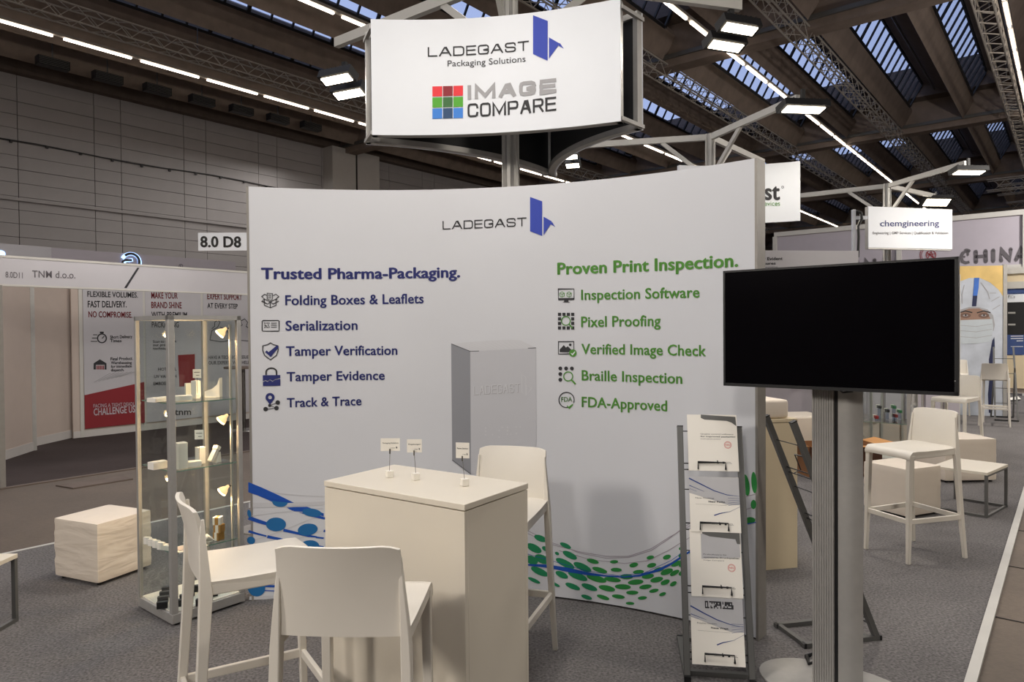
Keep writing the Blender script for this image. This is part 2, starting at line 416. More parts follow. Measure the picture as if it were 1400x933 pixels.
    def build(s, name, material, parent=None):
        if len(s.tx) > 1 or (s.tx and s.tx[0] > 0):
            cuts = ([0] if s.tx[0] > 0 else [])+s.tx+[len(s.f)]; outs = []
            for a, b in zip(cuts[:-1], cuts[1:]):
                if b <= a: continue
                q = Decal(s.fr, s.w); used = sorted({i for f in s.f[a:b] for i in f}); mp = {i: k for k, i in enumerate(used)}
                q.v = [s.v[i] for i in used]; q.f = [tuple(mp[i] for i in f) for f in s.f[a:b]]
                outs.append(q.build(name, material, parent))
            SPL[outs[0].name] = outs[1:]
            return outs[0]
        me = bpy.data.meshes.new(name); me.from_pydata([tuple(p) for p in s.v], [], s.f); me.materials.append(MT[material]); me.update()
        o = bpy.data.objects.new(name, me); COL.objects.link(o)
        if parent: o.parent = parent; o.matrix_parent_inverse = parent_inv(parent)
        return o
def parent_inv(p):
    # world matrix from location and rotation (parents used here have identity scale)
    m = Matrix.Translation(p.location) @ p.rotation_euler.to_matrix().to_4x4()
    if p.parent: m = parent_inv(p.parent).inverted() @ p.matrix_parent_inverse @ m
    return m.inverted()

# ================================================================== SETTING
fl = MB().box((8, 30, -.06), (140, 120, .10)).build('floor', 'concf'); tag(fl, kind='structure')
hall_rot = HA
# carpet of the stand between p = .37 and 6.08
def hall_poly(name, material, quad, z0, z1, parent=None):
    return MB().loft([[HW(a, p, z0) for a, p in quad], [HW(a, p, z1) for a, p in quad]]).build(name, material, parent)
c = hall_poly('carpet', 'carpet', [(-6, .37), (24, .37), (24, 6.05), (-6, 6.05)], -.009, .0, fl)
c = hall_poly('carpet', 'carpetd', [(-6, 8.72), (12, 8.72), (12, 14.5), (-6, 14.5)], -.009, .0, fl)
t = hall_poly('trim_1', 'alul', [(-6, .33), (24, .33), (24, .375), (-6, .375)], -.01, .012); tag(t, kind='structure')
t = hall_poly('trim_2', 'alul', [(-6, 6.05), (24, 6.05), (24, 6.085), (-6, 6.085)], -.01, .004); tag(t, kind='structure')
t = hall_poly('trim_3', 'roofd', [(-6, 8.66), (12, 8.66), (12, 8.72), (-6, 8.72)], -.01, .003); tag(t, kind='structure')
# floor seams on the right aisle and duct cover on the left
sm = empty('trim_4', kind='structure')
for a in [1.5+k*1.05 for k in range(9)]:
    hall_poly('floor_joint', 'concd', [(a, -1.2), (a+.012, -1.2), (a+.012, .33), (a, .33)], -.009, -.0065, sm)
for pp in (.02, -.75): hall_poly('floor_joint', 'concd', [(0, pp), (14, pp), (14, pp+.012), (0, pp+.012)], -.009, -.0066, sm)
g = [G(75, 662), G(150, 650), G(178, 653), G(178, 659), G(100, 668)]
dc = MB().loft([[Vector((p.x, p.y, -.01)) for p in (G(76, 664), G(168, 651), G(182, 655), G(100, 668))], [Vector((p.x, p.y, .004)) for p in (G(76, 664), G(168, 651), G(182, 655), G(100, 668))]]).build('floor_duct_cover', 'roofd')
tag(dc, 'dark flat duct cover set in the brown aisle floor', 'floor cover')

# ---- hall walls (wall_left with its panels)
def hbox(mb, a0, a1, p0, p1, z0, z1): return mb.box(((a0+a1)/2, (p0+p1)/2, (z0+z1)/2), (a1-a0, p1-p0, z1-z0))
def hroot(name): return empty(name, (0, 0, 0), hall_rot, kind='structure')
wl = hroot('wall_left')
hbox(MB(), -12, 75, 26.45, 26.8, 0, 12.4).build('wall_core', 'concd', wl)
proto = {}
def wall_panel(a0, a1, z0, z1):
    k = (round(a1-a0, 2), round(z1-z0, 2))
    if k not in proto:
        o = MB().box((0, 0, 0), (k[0]-.02, .06, k[1]-.014)).build('panel', 'concw', wl); proto[k] = o
    else: o = part_copy(proto[k])
    o.location = ((a0+a1)/2, 26.42+random.uniform(-.004, .004), (z0+z1)/2)
cols = []; a = 7.5-3.12*2
while a < 28: cols.append((a, a+2.25)); cols.append((a+2.25, a+3.12)); a += 3.12
for a0, a1 in cols:
    for k in range(14): wall_panel(a0, a1, 3.87+k*.435, 3.87+(k+1)*.435)
cols = [(-9, 7.5-6.24), (7.5+3.12*7-.0, 75)]
hbox(MB(), -12, 1.26, 26.40, 26.46, 0, 10).build('panel_far', 'concw', wl)
hbox(MB(), 29.34, 75, 26.40, 26.46, 0, 10).build('panel_far', 'concw', wl)
hbox(MB(), 1.26, 29.34, 26.40, 26.46, 0, 3.86).build('panel_low', 'concw', wl)
hbox(MB(), -12, 75, 26.30, 26.47, 5.9, 5.99).build('ledge', 'concw', wl)
hbox(MB(), -12, 75, 26.05, 26.6, 9.93, 10.45).build('wall_beam', 'roofd', wl)
hbox(MB(), 19.2, 21.9, 25.7, 26.45, 0, 9.93).build('pilaster', 'tile', wl)
hbox(MB(), 20.5, 20.56, 25.66, 25.72, 0, 9.93).build('pilaster_joint', 'concd', wl)
m = MB().tube([(a, 26.33, 7.78+(.04*math.sin(a))) for a in range(-8, 19)]+[(19.0, 25.95, 7.8), (19.3, 25.62, 7.85), (21.8, 25.62, 7.6)], .022, 5)
m.build('cable', 'wire', wl)
clip = MB().box((0, 0, 0), (.07, .07, .07))
for a in range(-4, 18):
    cc = clip.build('cable_clip', 'wire', wl) if a == -4 else part_copy(cc)
    cc.location = (a*1.0+.3, 26.33, 7.73+.04*math.sin(a))
w = hroot('wall_right'); hbox(MB(), -14, 75, -16.4, -16, -.01, 12.4).build('wall_core', 'roofd', w)
w = hroot('wall_back'); hbox(MB(), -14.4, -14, -16, 26.4, -.01, 12.4).build('wall_core', 'roofd', w)
w = hroot('wall_front'); hbox(MB(), 75, 75.4, -16, 26.4, -.01, 12.4).build('wall_core', 'roofd', w)

# ---- ceiling
ce = hroot('ceiling')
TZ = 9.95; PER = 2.15; TIPS = [3.45+PER*k for k in range(-9, 11)]
SKY = [-6.4, 6.9, 20.2, 33.5, 46.8, 60.1]
CB = [-6.4, 20.2, 33.5, 46.8, 60.1, 73.4]
bay = 13.3
beam0 = None
vb = MB().prism([(0, 0), (-.36, .68), (-.30, .85), (.34, 1.0), (.34, .8)], -14, 75, 'x')
slab = MB().prism([(-.80, 1.60), (-.80, 1.72), (-PER+.3, 1.05), (-PER+.3, .93)], -14, 75, 'x')
pipe = MB().tube([(-14, 0, 0), (75, 0, 0)], .035, 5)
for i, p in enumerate(TIPS):
    for key, mb, mtn in (('ribbed_beam', vb, 'conc'), ('roof_slab', slab, 'roofd'), ('roof_pipe', pipe, 'steel')):
        if i == 0: proto[key] = mb.build(key, mtn, ce); o = proto[key]
        else: o = part_copy(proto[key])
        o.location = (0, p, TZ) if key != 'roof_pipe' else (0, p-1.25, TZ+1.22)
for i, a in enumerate(CB):
    hbox(MB(), a-.28, a+.28, -16, 26.4, TZ-.22, 12.2).build('cross_beam', 'conc', ce)
    hbox(MB(), a-.40, a-.32, -16, 26.4, TZ+.0, TZ+.12).build('cable_tray', 'steel', ce)
    hbox(MB(), a+.30, a+1.0, -16, 26.4, TZ+1.02, 12.2).build('gable', 'roofd', ce)
    hbox(MB(), a-1.0, a-.30, -16, 26.4, TZ+1.02, 12.2).build('gable', 'roofd', ce)
hbox(MB(), -14, 75, 24.9, 26.4, 11.0, 11.1).build('roof_slab_edge', 'roofd', ce)
# skylights: glass runs from (-.36, .85) up to (-.80, 1.60)
gd = Vector((0, -.46, .83)); gl = gd.length; gd.normalize(); gn = Vector((0, gd.z, -gd.y))
PW = .70
def pane_mesh(mb, a0, a1):
    o0 = Vector((0, -.36, .70)); A = Vector((a0+.03, 0, 0)); B = Vector((a1-.03, 0, 0))
    q = [o0+A, o0+B, o0+B+gd*gl, o0+A+gd*gl]; mb.loft([[v+gn*.004 for v in q], [v-gn*.004 for v in q]])
pane0 = None
def sky_origin(bi): return SKY[bi]+1.0
NP = 16; PW = (bay-2.0)/NP
for bi in range(len(SKY)):
    for k, p in enumerate(TIPS):
        if p < -6: 
            pass
        s = empty('skylight', (sky_origin(bi), p, TZ)); s.parent = ce
        near = (bi == 2 and .5 < p < 15) or (bi == 1 and 3 < p < 20)
        key = 'frame'
        if key not in proto:
            fm = MB()
            for j in range(NP+1):
                a_ = j*PW; th = .05 if j % 4 else .11
                o0 = Vector((a_, -.36, .70)); fm.bar(o0+gn*-.02, o0+gd*gl+gn*-.02, th, .06, gn)
            o0 = Vector((0, -.36, .70)); e = Vector((NP*PW, 0, 0))
            fm.bar(o0, o0+e, .08, .07, gn); fm.bar(o0+gd*gl, o0+gd*gl+e, .06, .07, gn)
            proto[key] = fm.build('glazing_bars', 'bar', s); proto[key].parent = s
        else: part_copy(proto[key], None, s)
        if near:
            for j in range(NP):
                if pane0 is None:
                    mb = MB(); pane_mesh(mb, 0, PW); pane0 = mb.build('pane', 'pane', s); o = pane0
                else: o = part_copy(pane0, None, s)
                o.location = (j*PW, 0, 0)
        else:
            if 'panes' not in proto:
                mb = MB()
                for j in range(NP): pane_mesh(mb, j*PW, (j+1)*PW)
                proto['panes'] = mb.build('far_panes', 'pane', s); tag(proto['panes'], kind='stuff')
            else: part_copy(proto['panes'], None, s)

# ---- hanging trusses and lamp rows
def lattice(name, A, B, size, step, label, group=None):
    A = Vector(A); B = Vector(B); L = (B-A).length; t = (B-A)/L; up = Vector((0, 0, 1)); x = t.cross(up)
    r = empty(name, A, 0, label, 'truss', group)
    h = size/2; cs = [x*sx*h+up*sz*h for sx, sz in ((-1, -1), (1, -1), (1, 1), (-1, 1))]
    for q in cs: MB().tube([q, q+t*L], .026, 5).build('chord', 'strut', r)
    m = MB(); n = int(L/step)
    for i in range(n):
        for j in range(4):
            a_, b_ = cs[j], cs[(j+1) % 4]
            if i % 2: a_, b_ = b_, a_
            m.bar(a_+t*i*step, b_+t*(i+1)*step, .018, .018)
    tag(m.build('lacing', 'strut', r), kind='stuff')
    rods = MB()
    for s_ in range(1, int(L/6)): rods.bar(t*s_*6+up*h, t*s_*6+up*(h+.55), .02, .02)
    rods.build('hanger_rods', 'steel', r)
    return r
for p, w in ((1.72, 'nearest the right edge, beside a row of lit tubes'), (5.8, 'over the skylights right of the double floodlight'), (10.0, 'crossing skylights just right of the overhead sign'), (19.6, 'running along the dark beams at top left')):
    lattice('lattice_truss', HW(-2, p, 9.62), HW(58, p, 9.62), .40, .42, 'galvanised lattice truss under the roof, '+w)
for i, (a, z, w) in enumerate(((40, 8.3, 'lowest of the rigging'), (46, 9.0, 'in the middle of the rigging'), (52, 8.9, 'furthest back in the rigging'))):
    lattice('rigging_truss', HW(a, -12, z), HW(a, 3.2, z), .5, .5, 'horizontal rigging truss at far right above the pavilion wall, '+w)
lattice('rigging_truss', HW(30.5, 19.6, 9.0), HW(30.5, 23, 9.0), .4, .4, 'short cross truss under the roof left of the overhead sign')
tube0 = MB().box((0, 0, 0), (1.75, .06, .045))
tub = None
for p, w in ((1.35, 'at the right edge of the roof'), (7.85, 'running down the middle of the skylights'), (14.6, 'crossing behind the overhead sign'), (21.5, 'nearest the panelled wall on the left')):
    r = empty('strip_light_row', (0, 0, 0), hall_rot, 'continuous row of lit strip tubes under the roof, '+w, 'strip light')
    hbox(MB(), -3, 62, p-.06, p+.06, 9.72, 9.80).build('rail', 'strut', r)
    for k in range(32):
        if tub is None: tub = tube0.build('tube', 'tube', r); o = tub
        else: o = part_copy(tub, None, r)
        o.location = (-2+k*2.02, p, 9.68)
# vents at the top of the panelled wall
vent = None
for i, (px, py) in enumerate(((72, 87), (147, 107), (215, 123), (276, 138), (330, 151), (380, 163), (425, 173))):
    d = ray(px, py); tt = 24.2/d.dot(PV); q = CAMP+d*tt
    if vent is None:
        vent = empty('ventilation_box', q, hall_rot, 'x', 'vent', 'vents along the top of the panelled wall')
        MB().box((0, 0, 0), (.85, .3, .26)).build('housing', 'black', vent)
        for k in range(5): MB().box((0, -.16, -.1+k*.05), (.8, .03, .012)).build('slat', 'steel', vent)
        MB().bar((0, 0, .13), (0, 0, 1.2), .03, .03).build('hanger', 'steel', vent); o = vent
    else: o = copy_tree(vent); o.location = q
    o['label'] = 'black ventilation box hanging above the panelled wall, %s from the left' % ['first', 'second', 'third', 'fourth', 'fifth', 'sixth', 'seventh'][i]

# ================================================================== CURVED DISPLAY WALL
WC = (-.661, 1.41); WR = 2.86; WT0 = math.atan2(-1.552+.661, 4.12-1.41)
WL = (math.atan2(1.236+.661, 3.54-1.41)-WT0)*WR; WH = 2.468
CW = Cyl(WC, WR, WT0)
cw = empty('curved_display_wall', (WC[0], WC[1]+WR, 0), 0, 'tall curved white display wall printed with packaging and inspection lists', 'display wall')
PI_CW = cw
def arc_panel(fr, u0, u1, z0, z1, w0, w1, n=40):
    vs = []; fs = []
    for i in range(n+1):
        u = u0+(u1-u0)*i/n
        for z, w in ((z0, w1), (z1, w1), (z1, w0), (z0, w0)): vs.append(fr.pt(u, z, w))
    for i in range(n):
        for j in range(4):
            a = i*4+j; b = i*4+(j+1) % 4; fs.append((a, a+4, b+4, b))
    fs.append((0, 1, 2, 3)); k = n*4; fs.append((k+3, k+2, k+1, k))
    return MB().add(vs, fs, True)
def worldpart(o, parent):
    for q in [o]+SPL.get(o.name, []): q.parent = parent; q.matrix_parent_inverse = parent_inv(parent)
    return o
worldpart(arc_panel(CW, 0, WL, .012, WH, 0, -.012, 48).build('printed_fabric', 'print'), cw)
worldpart(arc_panel(CW, 0, WL, .0, WH-.004, -.088, -.1, 48).build('back_fabric', 'print'), cw)
for z in (.03, WH-.035): worldpart(arc_panel(CW, 0.01, WL-.01, z-.02, z+.02, -.014, -.086, 48).build('frame_rail', 'alu'), cw)
for u in (-.012, WL): worldpart(arc_panel(CW, u, u+.013, 0, WH, .002, -.1, 1).build('end_profile', 'alud'), cw)
for u in (.6, 1.2, 1.8, 2.4): worldpart(arc_panel(CW, u, u+.03, .05, WH-.05, -.014, -.086, 1).build('upright', 'alu'), cw)

D = lambda w=.002: Decal(CW, w)
c6 = lambda x, y: (330+x*.3751, 250+y*.3751)
c7 = lambda x, y: (600+x*.3751, 250+y*.3751)
d = D(.003)
d.text('Trusted Pharma-Packaging.', c6(72, 350), c6(798, 344), c6(0, 311)[1], .032)
for s, l, r, tp in (('Folding Boxes & Leaflets', (160, 446), (665, 439), 411), ('Serialization', (161, 539), (424, 536), 504),
                    ('Tamper Verification', (163, 631), (569, 627), 597), ('Tamper Evidence', (165, 724), (523, 718), 691), ('Track & Trace', (166, 819), (438, 811), 786)):
    d.text(s, c6(*l), c6(*r), c6(0, tp)[1], .020)
d.build('blue_lettering', 'navy', cw)
d = D(.003)
d.text('Proven Print Inspection.', c7(432, 334), c7(1092, 305), c7(0, 293)[1], .032)
for s, l, r, tp in (('Inspection Software', (519, 427), (951, 418), 391), ('Pixel Proofing', (519, 526), (809, 522), 489),
                    ('Verified Image Check', (520, 624), (975, 632), 588), ('Braille Inspection', (521, 720), (888, 733), 684), ('FDA-Approved', (521, 817), (833, 833), 781)):
    d.text(s, c7(*l), c7(*r), c7(0, tp)[1], .020)
d.build('green_lettering', 'green', cw)
def logo_mark(fr, A, par, mt='blue', w=.003):
    """three blue facets; A maps local crop points"""
    dd = Decal(fr, w)
    for poly in A: dd.ppoly(poly)
    return dd.build('logo_mark', mt, par)
d = D(.003); d.strokes('LADEGAST', c7(14, 171), c7(320, 158), c7(0, 140)[1], 1.5, .16, {'L': .85, 'A': 1.1, 'T': 1.0, 'E': .9}); d.build('logo_lettering', 'ink', cw)
logo_mark(CW, [[c7(*q) for q in pl] for pl in ([(333, 52), (377, 68), (377, 194), (333, 177)], [(382, 124), (412, 141), (410, 148), (382, 191)], [(413, 143), (425, 162), (408, 151)])], cw)
# icons, left column
d = D(.003)
X, Y = 369.3, 410.8
d.pline([(361.5, 409), (369.5, 413), (377.5, 409)], 1.0); d.pline([(361.5, 409), (361.5, 417.5), (369.5, 421), (377.5, 417.5), (377.5, 409)], 1.0); d.pline([(369.5, 413), (369.5, 421)], 1.0)
d.pline([(361.5, 409), (357.8, 405.5), (362, 402.5), (365.5, 404.5)], 1.0); d.pline([(377.5, 409), (381.2, 405.5), (377, 402.5), (373.5, 404.5)], 1.0)
d.pline([(361.5, 409), (358, 412), (366, 416), (369.5, 413), (373.5, 416), (381, 412), (377.5, 409)], 1.0)
d.pline([(365.3, 401), (372.5, 401.5), (372.5, 409.5), (369.5, 411), (365.3, 409)], .8, True)
for k in range(4): d.pline([(366.8, 403+k*1.6), (371, 403.3+k*1.6)], .6)
d.pline([(359.3, 438.5), (380.7, 438.3), (381.6, 439.3), (381.6, 452.2), (380.7, 453), (359.3, 453), (358.4, 452), (358.4, 439.5)], 1.1, True)
for k in range(3): d.pline([(370.5, 442+k*2.8), (378.5, 442+k*2.8)], 1.0)
for a_, b_ in ((361.4, 441.2), (364.4, 441.2), (367, 441.2), (361.4, 444), (366, 444), (363, 445), (361.4, 447), (364.4, 447), (367, 446.5)): d.ppoly([(a_, b_), (a_+1.6, b_), (a_+1.6, b_+1.6), (a_, b_+1.6)])
d.pline([(369.8, 469), (374, 471.5), (380, 473), (380.3, 479), (378, 486), (369.8, 492.2), (361.6, 486), (359.2, 479), (359.4, 473), (365.6, 471.5)], 1.2, True)
d.pring(371, 509, 7.2, 1.9, 16, 180, 360, 5.5); d.pline([(363.8, 509), (363.8, 513)], 1.9); d.pline([(378.2, 509), (378.2, 513)], 1.9)
for x_, y_ in ((379.8, 550.6), (378, 558.2), (363.2, 559.6)): d.pell(x_, y_, 3.1)
d.pell(368.8, 554.6, 2.2); d.pline([(368.8, 554.6), (379.8, 550.6)], .8); d.pline([(368.8, 554.6), (378, 558.2)], .8); d.pline([(363.2, 559.6), (378, 558.2)], .8)
d.build('icons', 'ink', cw)
d = D(.0036); d.pline([(363.5, 480.5), (368.8, 485), (380, 473.5)], 3.2)
zz = [(359.4, 522), (363, 520.5), (366, 521.8), (369, 519.2), (372.5, 521.5), (376.5, 519), (383.2, 517.5)]
d.ppoly([(359.4, 513.3), (383.2, 513)]+[(x_, y_-.5) for x_, y_ in reversed(zz)]); d.ppoly([(x_, y_+.7) for x_, y_ in zz]+[(383.4, 527.6), (359.6, 528)])
d.pring(369.2, 543.6, 4.4, 3.4, 20); d.ppoly([(363.8, 546), (374.6, 546), (369, 553.8)]); d.build('blue_icon_fills', 'navy', cw)
# icons, right column
d = D(.003)
d.pline([(763.4, 395.4), (784.8, 395.2), (785, 408.8), (763.6, 409.3)], 1.1, True); d.ppoly([(763.4, 408), (785, 407.6), (785, 410.4), (763.4, 410.8)])
d.ppoly([(771.5, 410.5), (777.2, 410.5), (777.2, 412.6), (780, 413.6), (769, 413.8), (771.5, 412.6)])
for i in range(4):
    for j in range(4):
        if 0 < i < 3 and 0 < j < 3: continue
        x_, y_ = 763+i*6, 427.9+j*6.2; d.ppoly([(x_, y_), (x_+4.3, y_), (x_+4.3, y_+4.3), (x_, y_+4.3)])
d.pline([(763.6, 467.4), (784.6, 467.2), (784.6, 484), (763.6, 484.4)], 1.1, True)
d.ppoly([(765.4, 481.8), (765.4, 478), (771, 472), (774, 475.5), (776.4, 473.6), (782, 479), (782, 481.8)]); d.pell(779.7, 471.6, 1.8)
for x_, y_ in ((766.2, 504), (774.1, 504), (782, 504), (766.2, 511.6), (766.2, 519.4)): d.pell(x_, y_, 2.6)
d.pring(774.7, 547, 10.4, 1.3, 26, 70, 380)
d.build('icons', 'ink', cw)
d = D(.0036)
for x_ in (768.6, 778.2): d.pline([(x_-3, 401), (x_, 402.5), (x_+3, 401), (x_+3, 405), (x_, 406.6), (x_-3, 405)], .7, True); d.pline([(x_, 402.5), (x_, 406.4)], .7); d.pline([(x_-3, 401), (x_, 399), (x_+3, 401)], .7)
d.pring(773.8, 439, 6, 1.3, 20); d.pline([(777.8, 443), (783, 449)], 1.9)
d.pell(783.4, 483, 5.2); d.pring(777, 514.9, 6.2, 1.5, 20); d.pline([(781.2, 519.4), (787, 525.4)], 2.4)
d.text('FDA', (767.6, 549.6), (782.4, 549.2), 543.4, .012); d.pline([(775.5, 555), (778, 558), (783.4, 553)], 1.5)
d.build('green_icon_fills', 'green', cw)
d = D(.0042); d.pline([(780.8, 483), (782.8, 485.2), (786.4, 481)], 1.1); d.build('check_mark', 'signw', cw)
# printed carton
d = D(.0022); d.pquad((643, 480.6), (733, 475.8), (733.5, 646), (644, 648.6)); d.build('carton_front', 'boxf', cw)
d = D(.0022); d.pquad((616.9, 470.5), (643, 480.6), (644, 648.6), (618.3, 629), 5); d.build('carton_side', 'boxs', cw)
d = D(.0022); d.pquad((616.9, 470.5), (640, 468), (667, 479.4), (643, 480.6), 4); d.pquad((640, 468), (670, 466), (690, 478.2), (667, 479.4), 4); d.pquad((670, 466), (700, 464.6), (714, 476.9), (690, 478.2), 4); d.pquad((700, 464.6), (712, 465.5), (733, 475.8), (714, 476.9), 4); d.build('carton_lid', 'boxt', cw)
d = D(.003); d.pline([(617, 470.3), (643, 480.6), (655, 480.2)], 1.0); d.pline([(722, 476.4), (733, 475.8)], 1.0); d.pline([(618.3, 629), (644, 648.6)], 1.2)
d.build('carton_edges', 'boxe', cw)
d = D(.003); d.strokes('LADEGAST', (647.5, 540), (711, 536.2), 528, 1.2, .2); d.build('embossed_lettering', 'inklg', cw)
d = D(.0028); d.strokes('LADEGAST', (648.1, 540.8), (711.6, 537), 528.8, 1.2, .2); d.build('embossed_shadow', 'inkg', cw)
d = D(.003); d.pline([(713.5, 512), (719, 516), (719, 541), (713.5, 536)], .8, True); d.pline([(720, 527), (727, 531), (720, 540)], .8, True)
for x_, ys in ((664, (585.5, 590, 595)), (673.5, (594.5,)), (682.5, (589, 598)), (687, (584.4,)), (694, (584.5, 589, 594)), (698.5, (594,)), (706, (584, 593)), (711.5, (584,))):
    for y_ in ys: d.pell(x_, y_, 1.2, n=8)
d.build('embossed_marks', 'inklg', cw)
# blue pattern lower left
s7 = lambda L: cp(L, 330, 640, .2145)
UM = .004
d = D(.0024)
d.ppoly(s7([(44, 90), (130, 125), (240, 175), (335, 222), (290, 224), (195, 215), (110, 178), (44, 155)]))
d.ppoly(s7([(288, 253), (330, 250), (420, 248), (470, 268), (525, 290), (525, 308), (400, 280), (330, 276)]))
d.ppoly(s7([(365, 283), (440, 292), (525, 312), (525, 328), (450, 312)]))
d.pline(s7([(46, 318), (110, 340), (180, 362)]), [5, 5, 4], sub=2); d.pline(s7([(268, 396), (350, 415), (430, 434), (480, 440)]), [4, 3.4, 3, 2], sub=2); d.pline(s7([(475, 442), (525, 448)]), 2.2)
d.pline(s7([(46, 404), (100, 420), (160, 435)]), [3.4, 2.6, 2], sub=2); d.pline(s7([(165, 438), (250, 455), (330, 474)]), [4, 3.2, 1.5], sub=2); d.pline(s7([(335, 480), (400, 484), (525, 503)]), 1.8); d.pline(s7([(518, 500), (520, 540)]), 1.4)
d.pline(s7([(130, 752), (300, 758), (520, 770)]), 3); d.pline(s7([(130, 780), (300, 790)]), 1.3)
for a_ in (((525, 400), (640, 430), (760, 450)), ((525, 320), (650, 350), (770, 380))): d.pline(s7(a_), 3, sub=2)
d.build('blue_bands', 'blue2', cw)
d = D(.003)
for cx, cy, rx, ry, an in ((246, 217, 50, 32, 5), (450, 285, 62, 26, 8), (221, 360, 64, 44, 0), (423, 393, 64, 38, -8), (428, 508, 70, 46, -12), (258, 490, 52, 34, 14), (50, 292, 12, 26, -10), (62, 462, 26, 24, 20), (96, 762, 56, 58, -30), (610, 470, 50, 34, 10), (640, 560, 60, 42, 0), (300, 700, 60, 44, 0)):
    d.pell(330+cx*.2145, 640+cy*.2145, rx*.2145, ry*.2145, an, 24)
d.build('blue_dots', 'blue3', cw)
d = D(.0018)
d.pline(s7([(200, 158), (380, 176), (520, 182), (760, 182)]), 1.2, sub=3); d.pline(s7([(48, 238), (250, 236), (520, 226), (700, 216)]), [7, 6, 5, 2], sub=3); d.pline(s7([(50, 308), (250, 282), (520, 258)]), 1, sub=2); d.pline(s7([(60, 470), (250, 405), (420, 335), (520, 300)]), 1, sub=2); d.pline(s7([(100, 490), (300, 470), (520, 400)]), .8, sub=2); d.pline(s7([(50, 830), (200, 826), (500, 815)]), 5, sub=2)
d.build('grey_lines', 'inklg', cw)
# green pattern lower right
s3 = lambda L: cp(L, 700, 640, .2572)
GE = [(152,375,36,16,22),(118,427,44,20,28),(178,430,20,12,30),(285,413,32,12,25),(308,464,42,16,27),(240,455,12,8,30),(430,496,33,12,15),(543,499,22,9,-3),(648,516,24,12,-12),(736,476,20,10,-12),(824,474,22,12,-18),(903,428,16,10,-10),(375,527,52,18,25),(467,543,42,13,17),(555,542,30,11,3),(743,518,25,12,-12),(673,553,30,11,-5),(283,508,55,18,27),(160,485,42,22,25),(105,490,35,22,25),(147,551,50,18,25),(118,598,36,10,25),(265,568,36,16,25),(350,575,55,18,22),(450,588,55,17,17),(323,630,42,14,22),(412,634,45,15,20),(505,640,45,15,12),(590,632,43,14,3),(535,593,45,13,8),(610,578,35,14,0),(658,607,42,14,-5),(723,576,33,13,-8),(780,541,28,11,-15),(823,552,35,15,-20),(770,594,35,14,-12),(710,632,34,12,-8),(640,663,33,11,0),(566,684,35,11,8),(485,688,35,11,18),(397,687,30,11,18),(628,720,23,8,3),(694,691,25,9,-5),(755,653,26,10,-12),(801,671,19,9,-20),(858,616,20,11,-30),(815,608,26,13,-22),(865,558,28,12,-28),(875,509,30,13,-22),(903,466,18,14,-15),(905,512,20,12,-35),(903,560,18,12,-30),(228,618,30,8,25),(60,450,30,14,28),(50,540,30,14,28),
      (960,440,24,12,-30),(1010,400,26,13,-35),(1000,470,26,13,-35),(1060,420,26,13,-40),(1120,360,28,14,-45),(1100,430,26,13,-45)]
dl = D(.0024); dr = D(.0024)
for cx, cy, rx, ry, an in GE: (dl if cx < 420 else dr).pell(700+cx*.2572, 640+cy*.2572, rx*.2572, ry*.2572, an, 16)
for cx, cy, rx, ry, an in ((238, 293, 11, 35, -8), (264, 285, 9, 35, -4), (262, 356, 9, 15, 0), (250, 408, 18, 11, -4), (232, 375, 5, 12, 0)): dr.pell(920+cx*.4213, 540+cy*.4213, rx*.4213, ry*.4213, an)
dl.build('teal_dots', 'green3', cw); dr.build('green_dots', 'green2', cw)
d = D(.0030)
d.pline(s3([(70, 514), (190, 522), (300, 542), (400, 562), (500, 574), (600, 580), (680, 572), (780, 543), (850, 508), (930, 455), (1050, 380), (1180, 330)]), [2, 4.5, 6, 4, 2, 1.6, 2.6, 3, 2.4, 2, 2, 2], sub=4)
d.pline(s3([(78, 456), (250, 505), (400, 548), (560, 572), (700, 560), (850, 490), (920, 440)]), .6, sub=4)
d.pline(cp([(236, 420), (270, 414)], 920, 540, .4213), 1.2)
d.build('blue_ribbon', 'blue2', cw)
d = D(.0016)
for L in ([(75, 330), (220, 400), (370, 455), (500, 480), (620, 476), (740, 440), (830, 380), (915, 315), (1100, 200)], [(75, 345), (220, 410), (370, 448), (500, 470), (620, 470), (740, 430), (830, 372), (915, 325), (1100, 230)], [(250, 440), (420, 488), (600, 508), (720, 494), (830, 440), (915, 388), (1100, 280)]):
    d.pline(s3(L), .7, sub=4)
for k in range(3): d.pline(cp([(238, 330+k*42), (270, 322+k*40)], 920, 540, .4213), .8)
d.build('grey_lines', 'violet', cw)

# ================================================================== TOWER WITH CURVED SIGNS
def arc_frame(A, B, sag):
    """cylinder frame through A,B (plan), centre on the side away from the bulge; A left, B right seen from the centre"""
    A = Vector(A); B = Vector(B); c = (B-A).length; R = c*c/(8*sag)+sag/2
    mid = (A+B)/2; u = (B-A)/c; n = Vector((-u.y, u.x))
    cen = mid+n*(sag-R); return Cyl((cen.x, cen.y), R, math.atan2(A.x-cen.x, A.y-cen.y)), 2*R*math.asin(c/2/R)
ZB, ZT = 2.80, 3.50
tw = empty('sign_tower', (0, 4.72, 0), 0, 'tall aluminium mast behind the curved wall with three curved overhead sign faces', 'sign tower')
TP = Vector((-.005, 4.72, 0))
def mast(parent, c, h, r=.058):
    m = MB(); m.lathe([(r*.72, 0), (r*.72, h)], c, 16)
    m.build('pole', 'alu', parent)
    for k in range(6):
        an = k*math.pi/3+.3; m = MB(); m.box((c[0]+r*.75*math.cos(an), c[1]+r*.75*math.sin(an), h/2), (.03, .022, h), an); m.build('pole_rib', 'alul', parent)
    MB().lathe([(.3, 0), (.3, .012), (.06, .02), (.06, .05)], c, 28).build('base_plate', 'alud', parent)
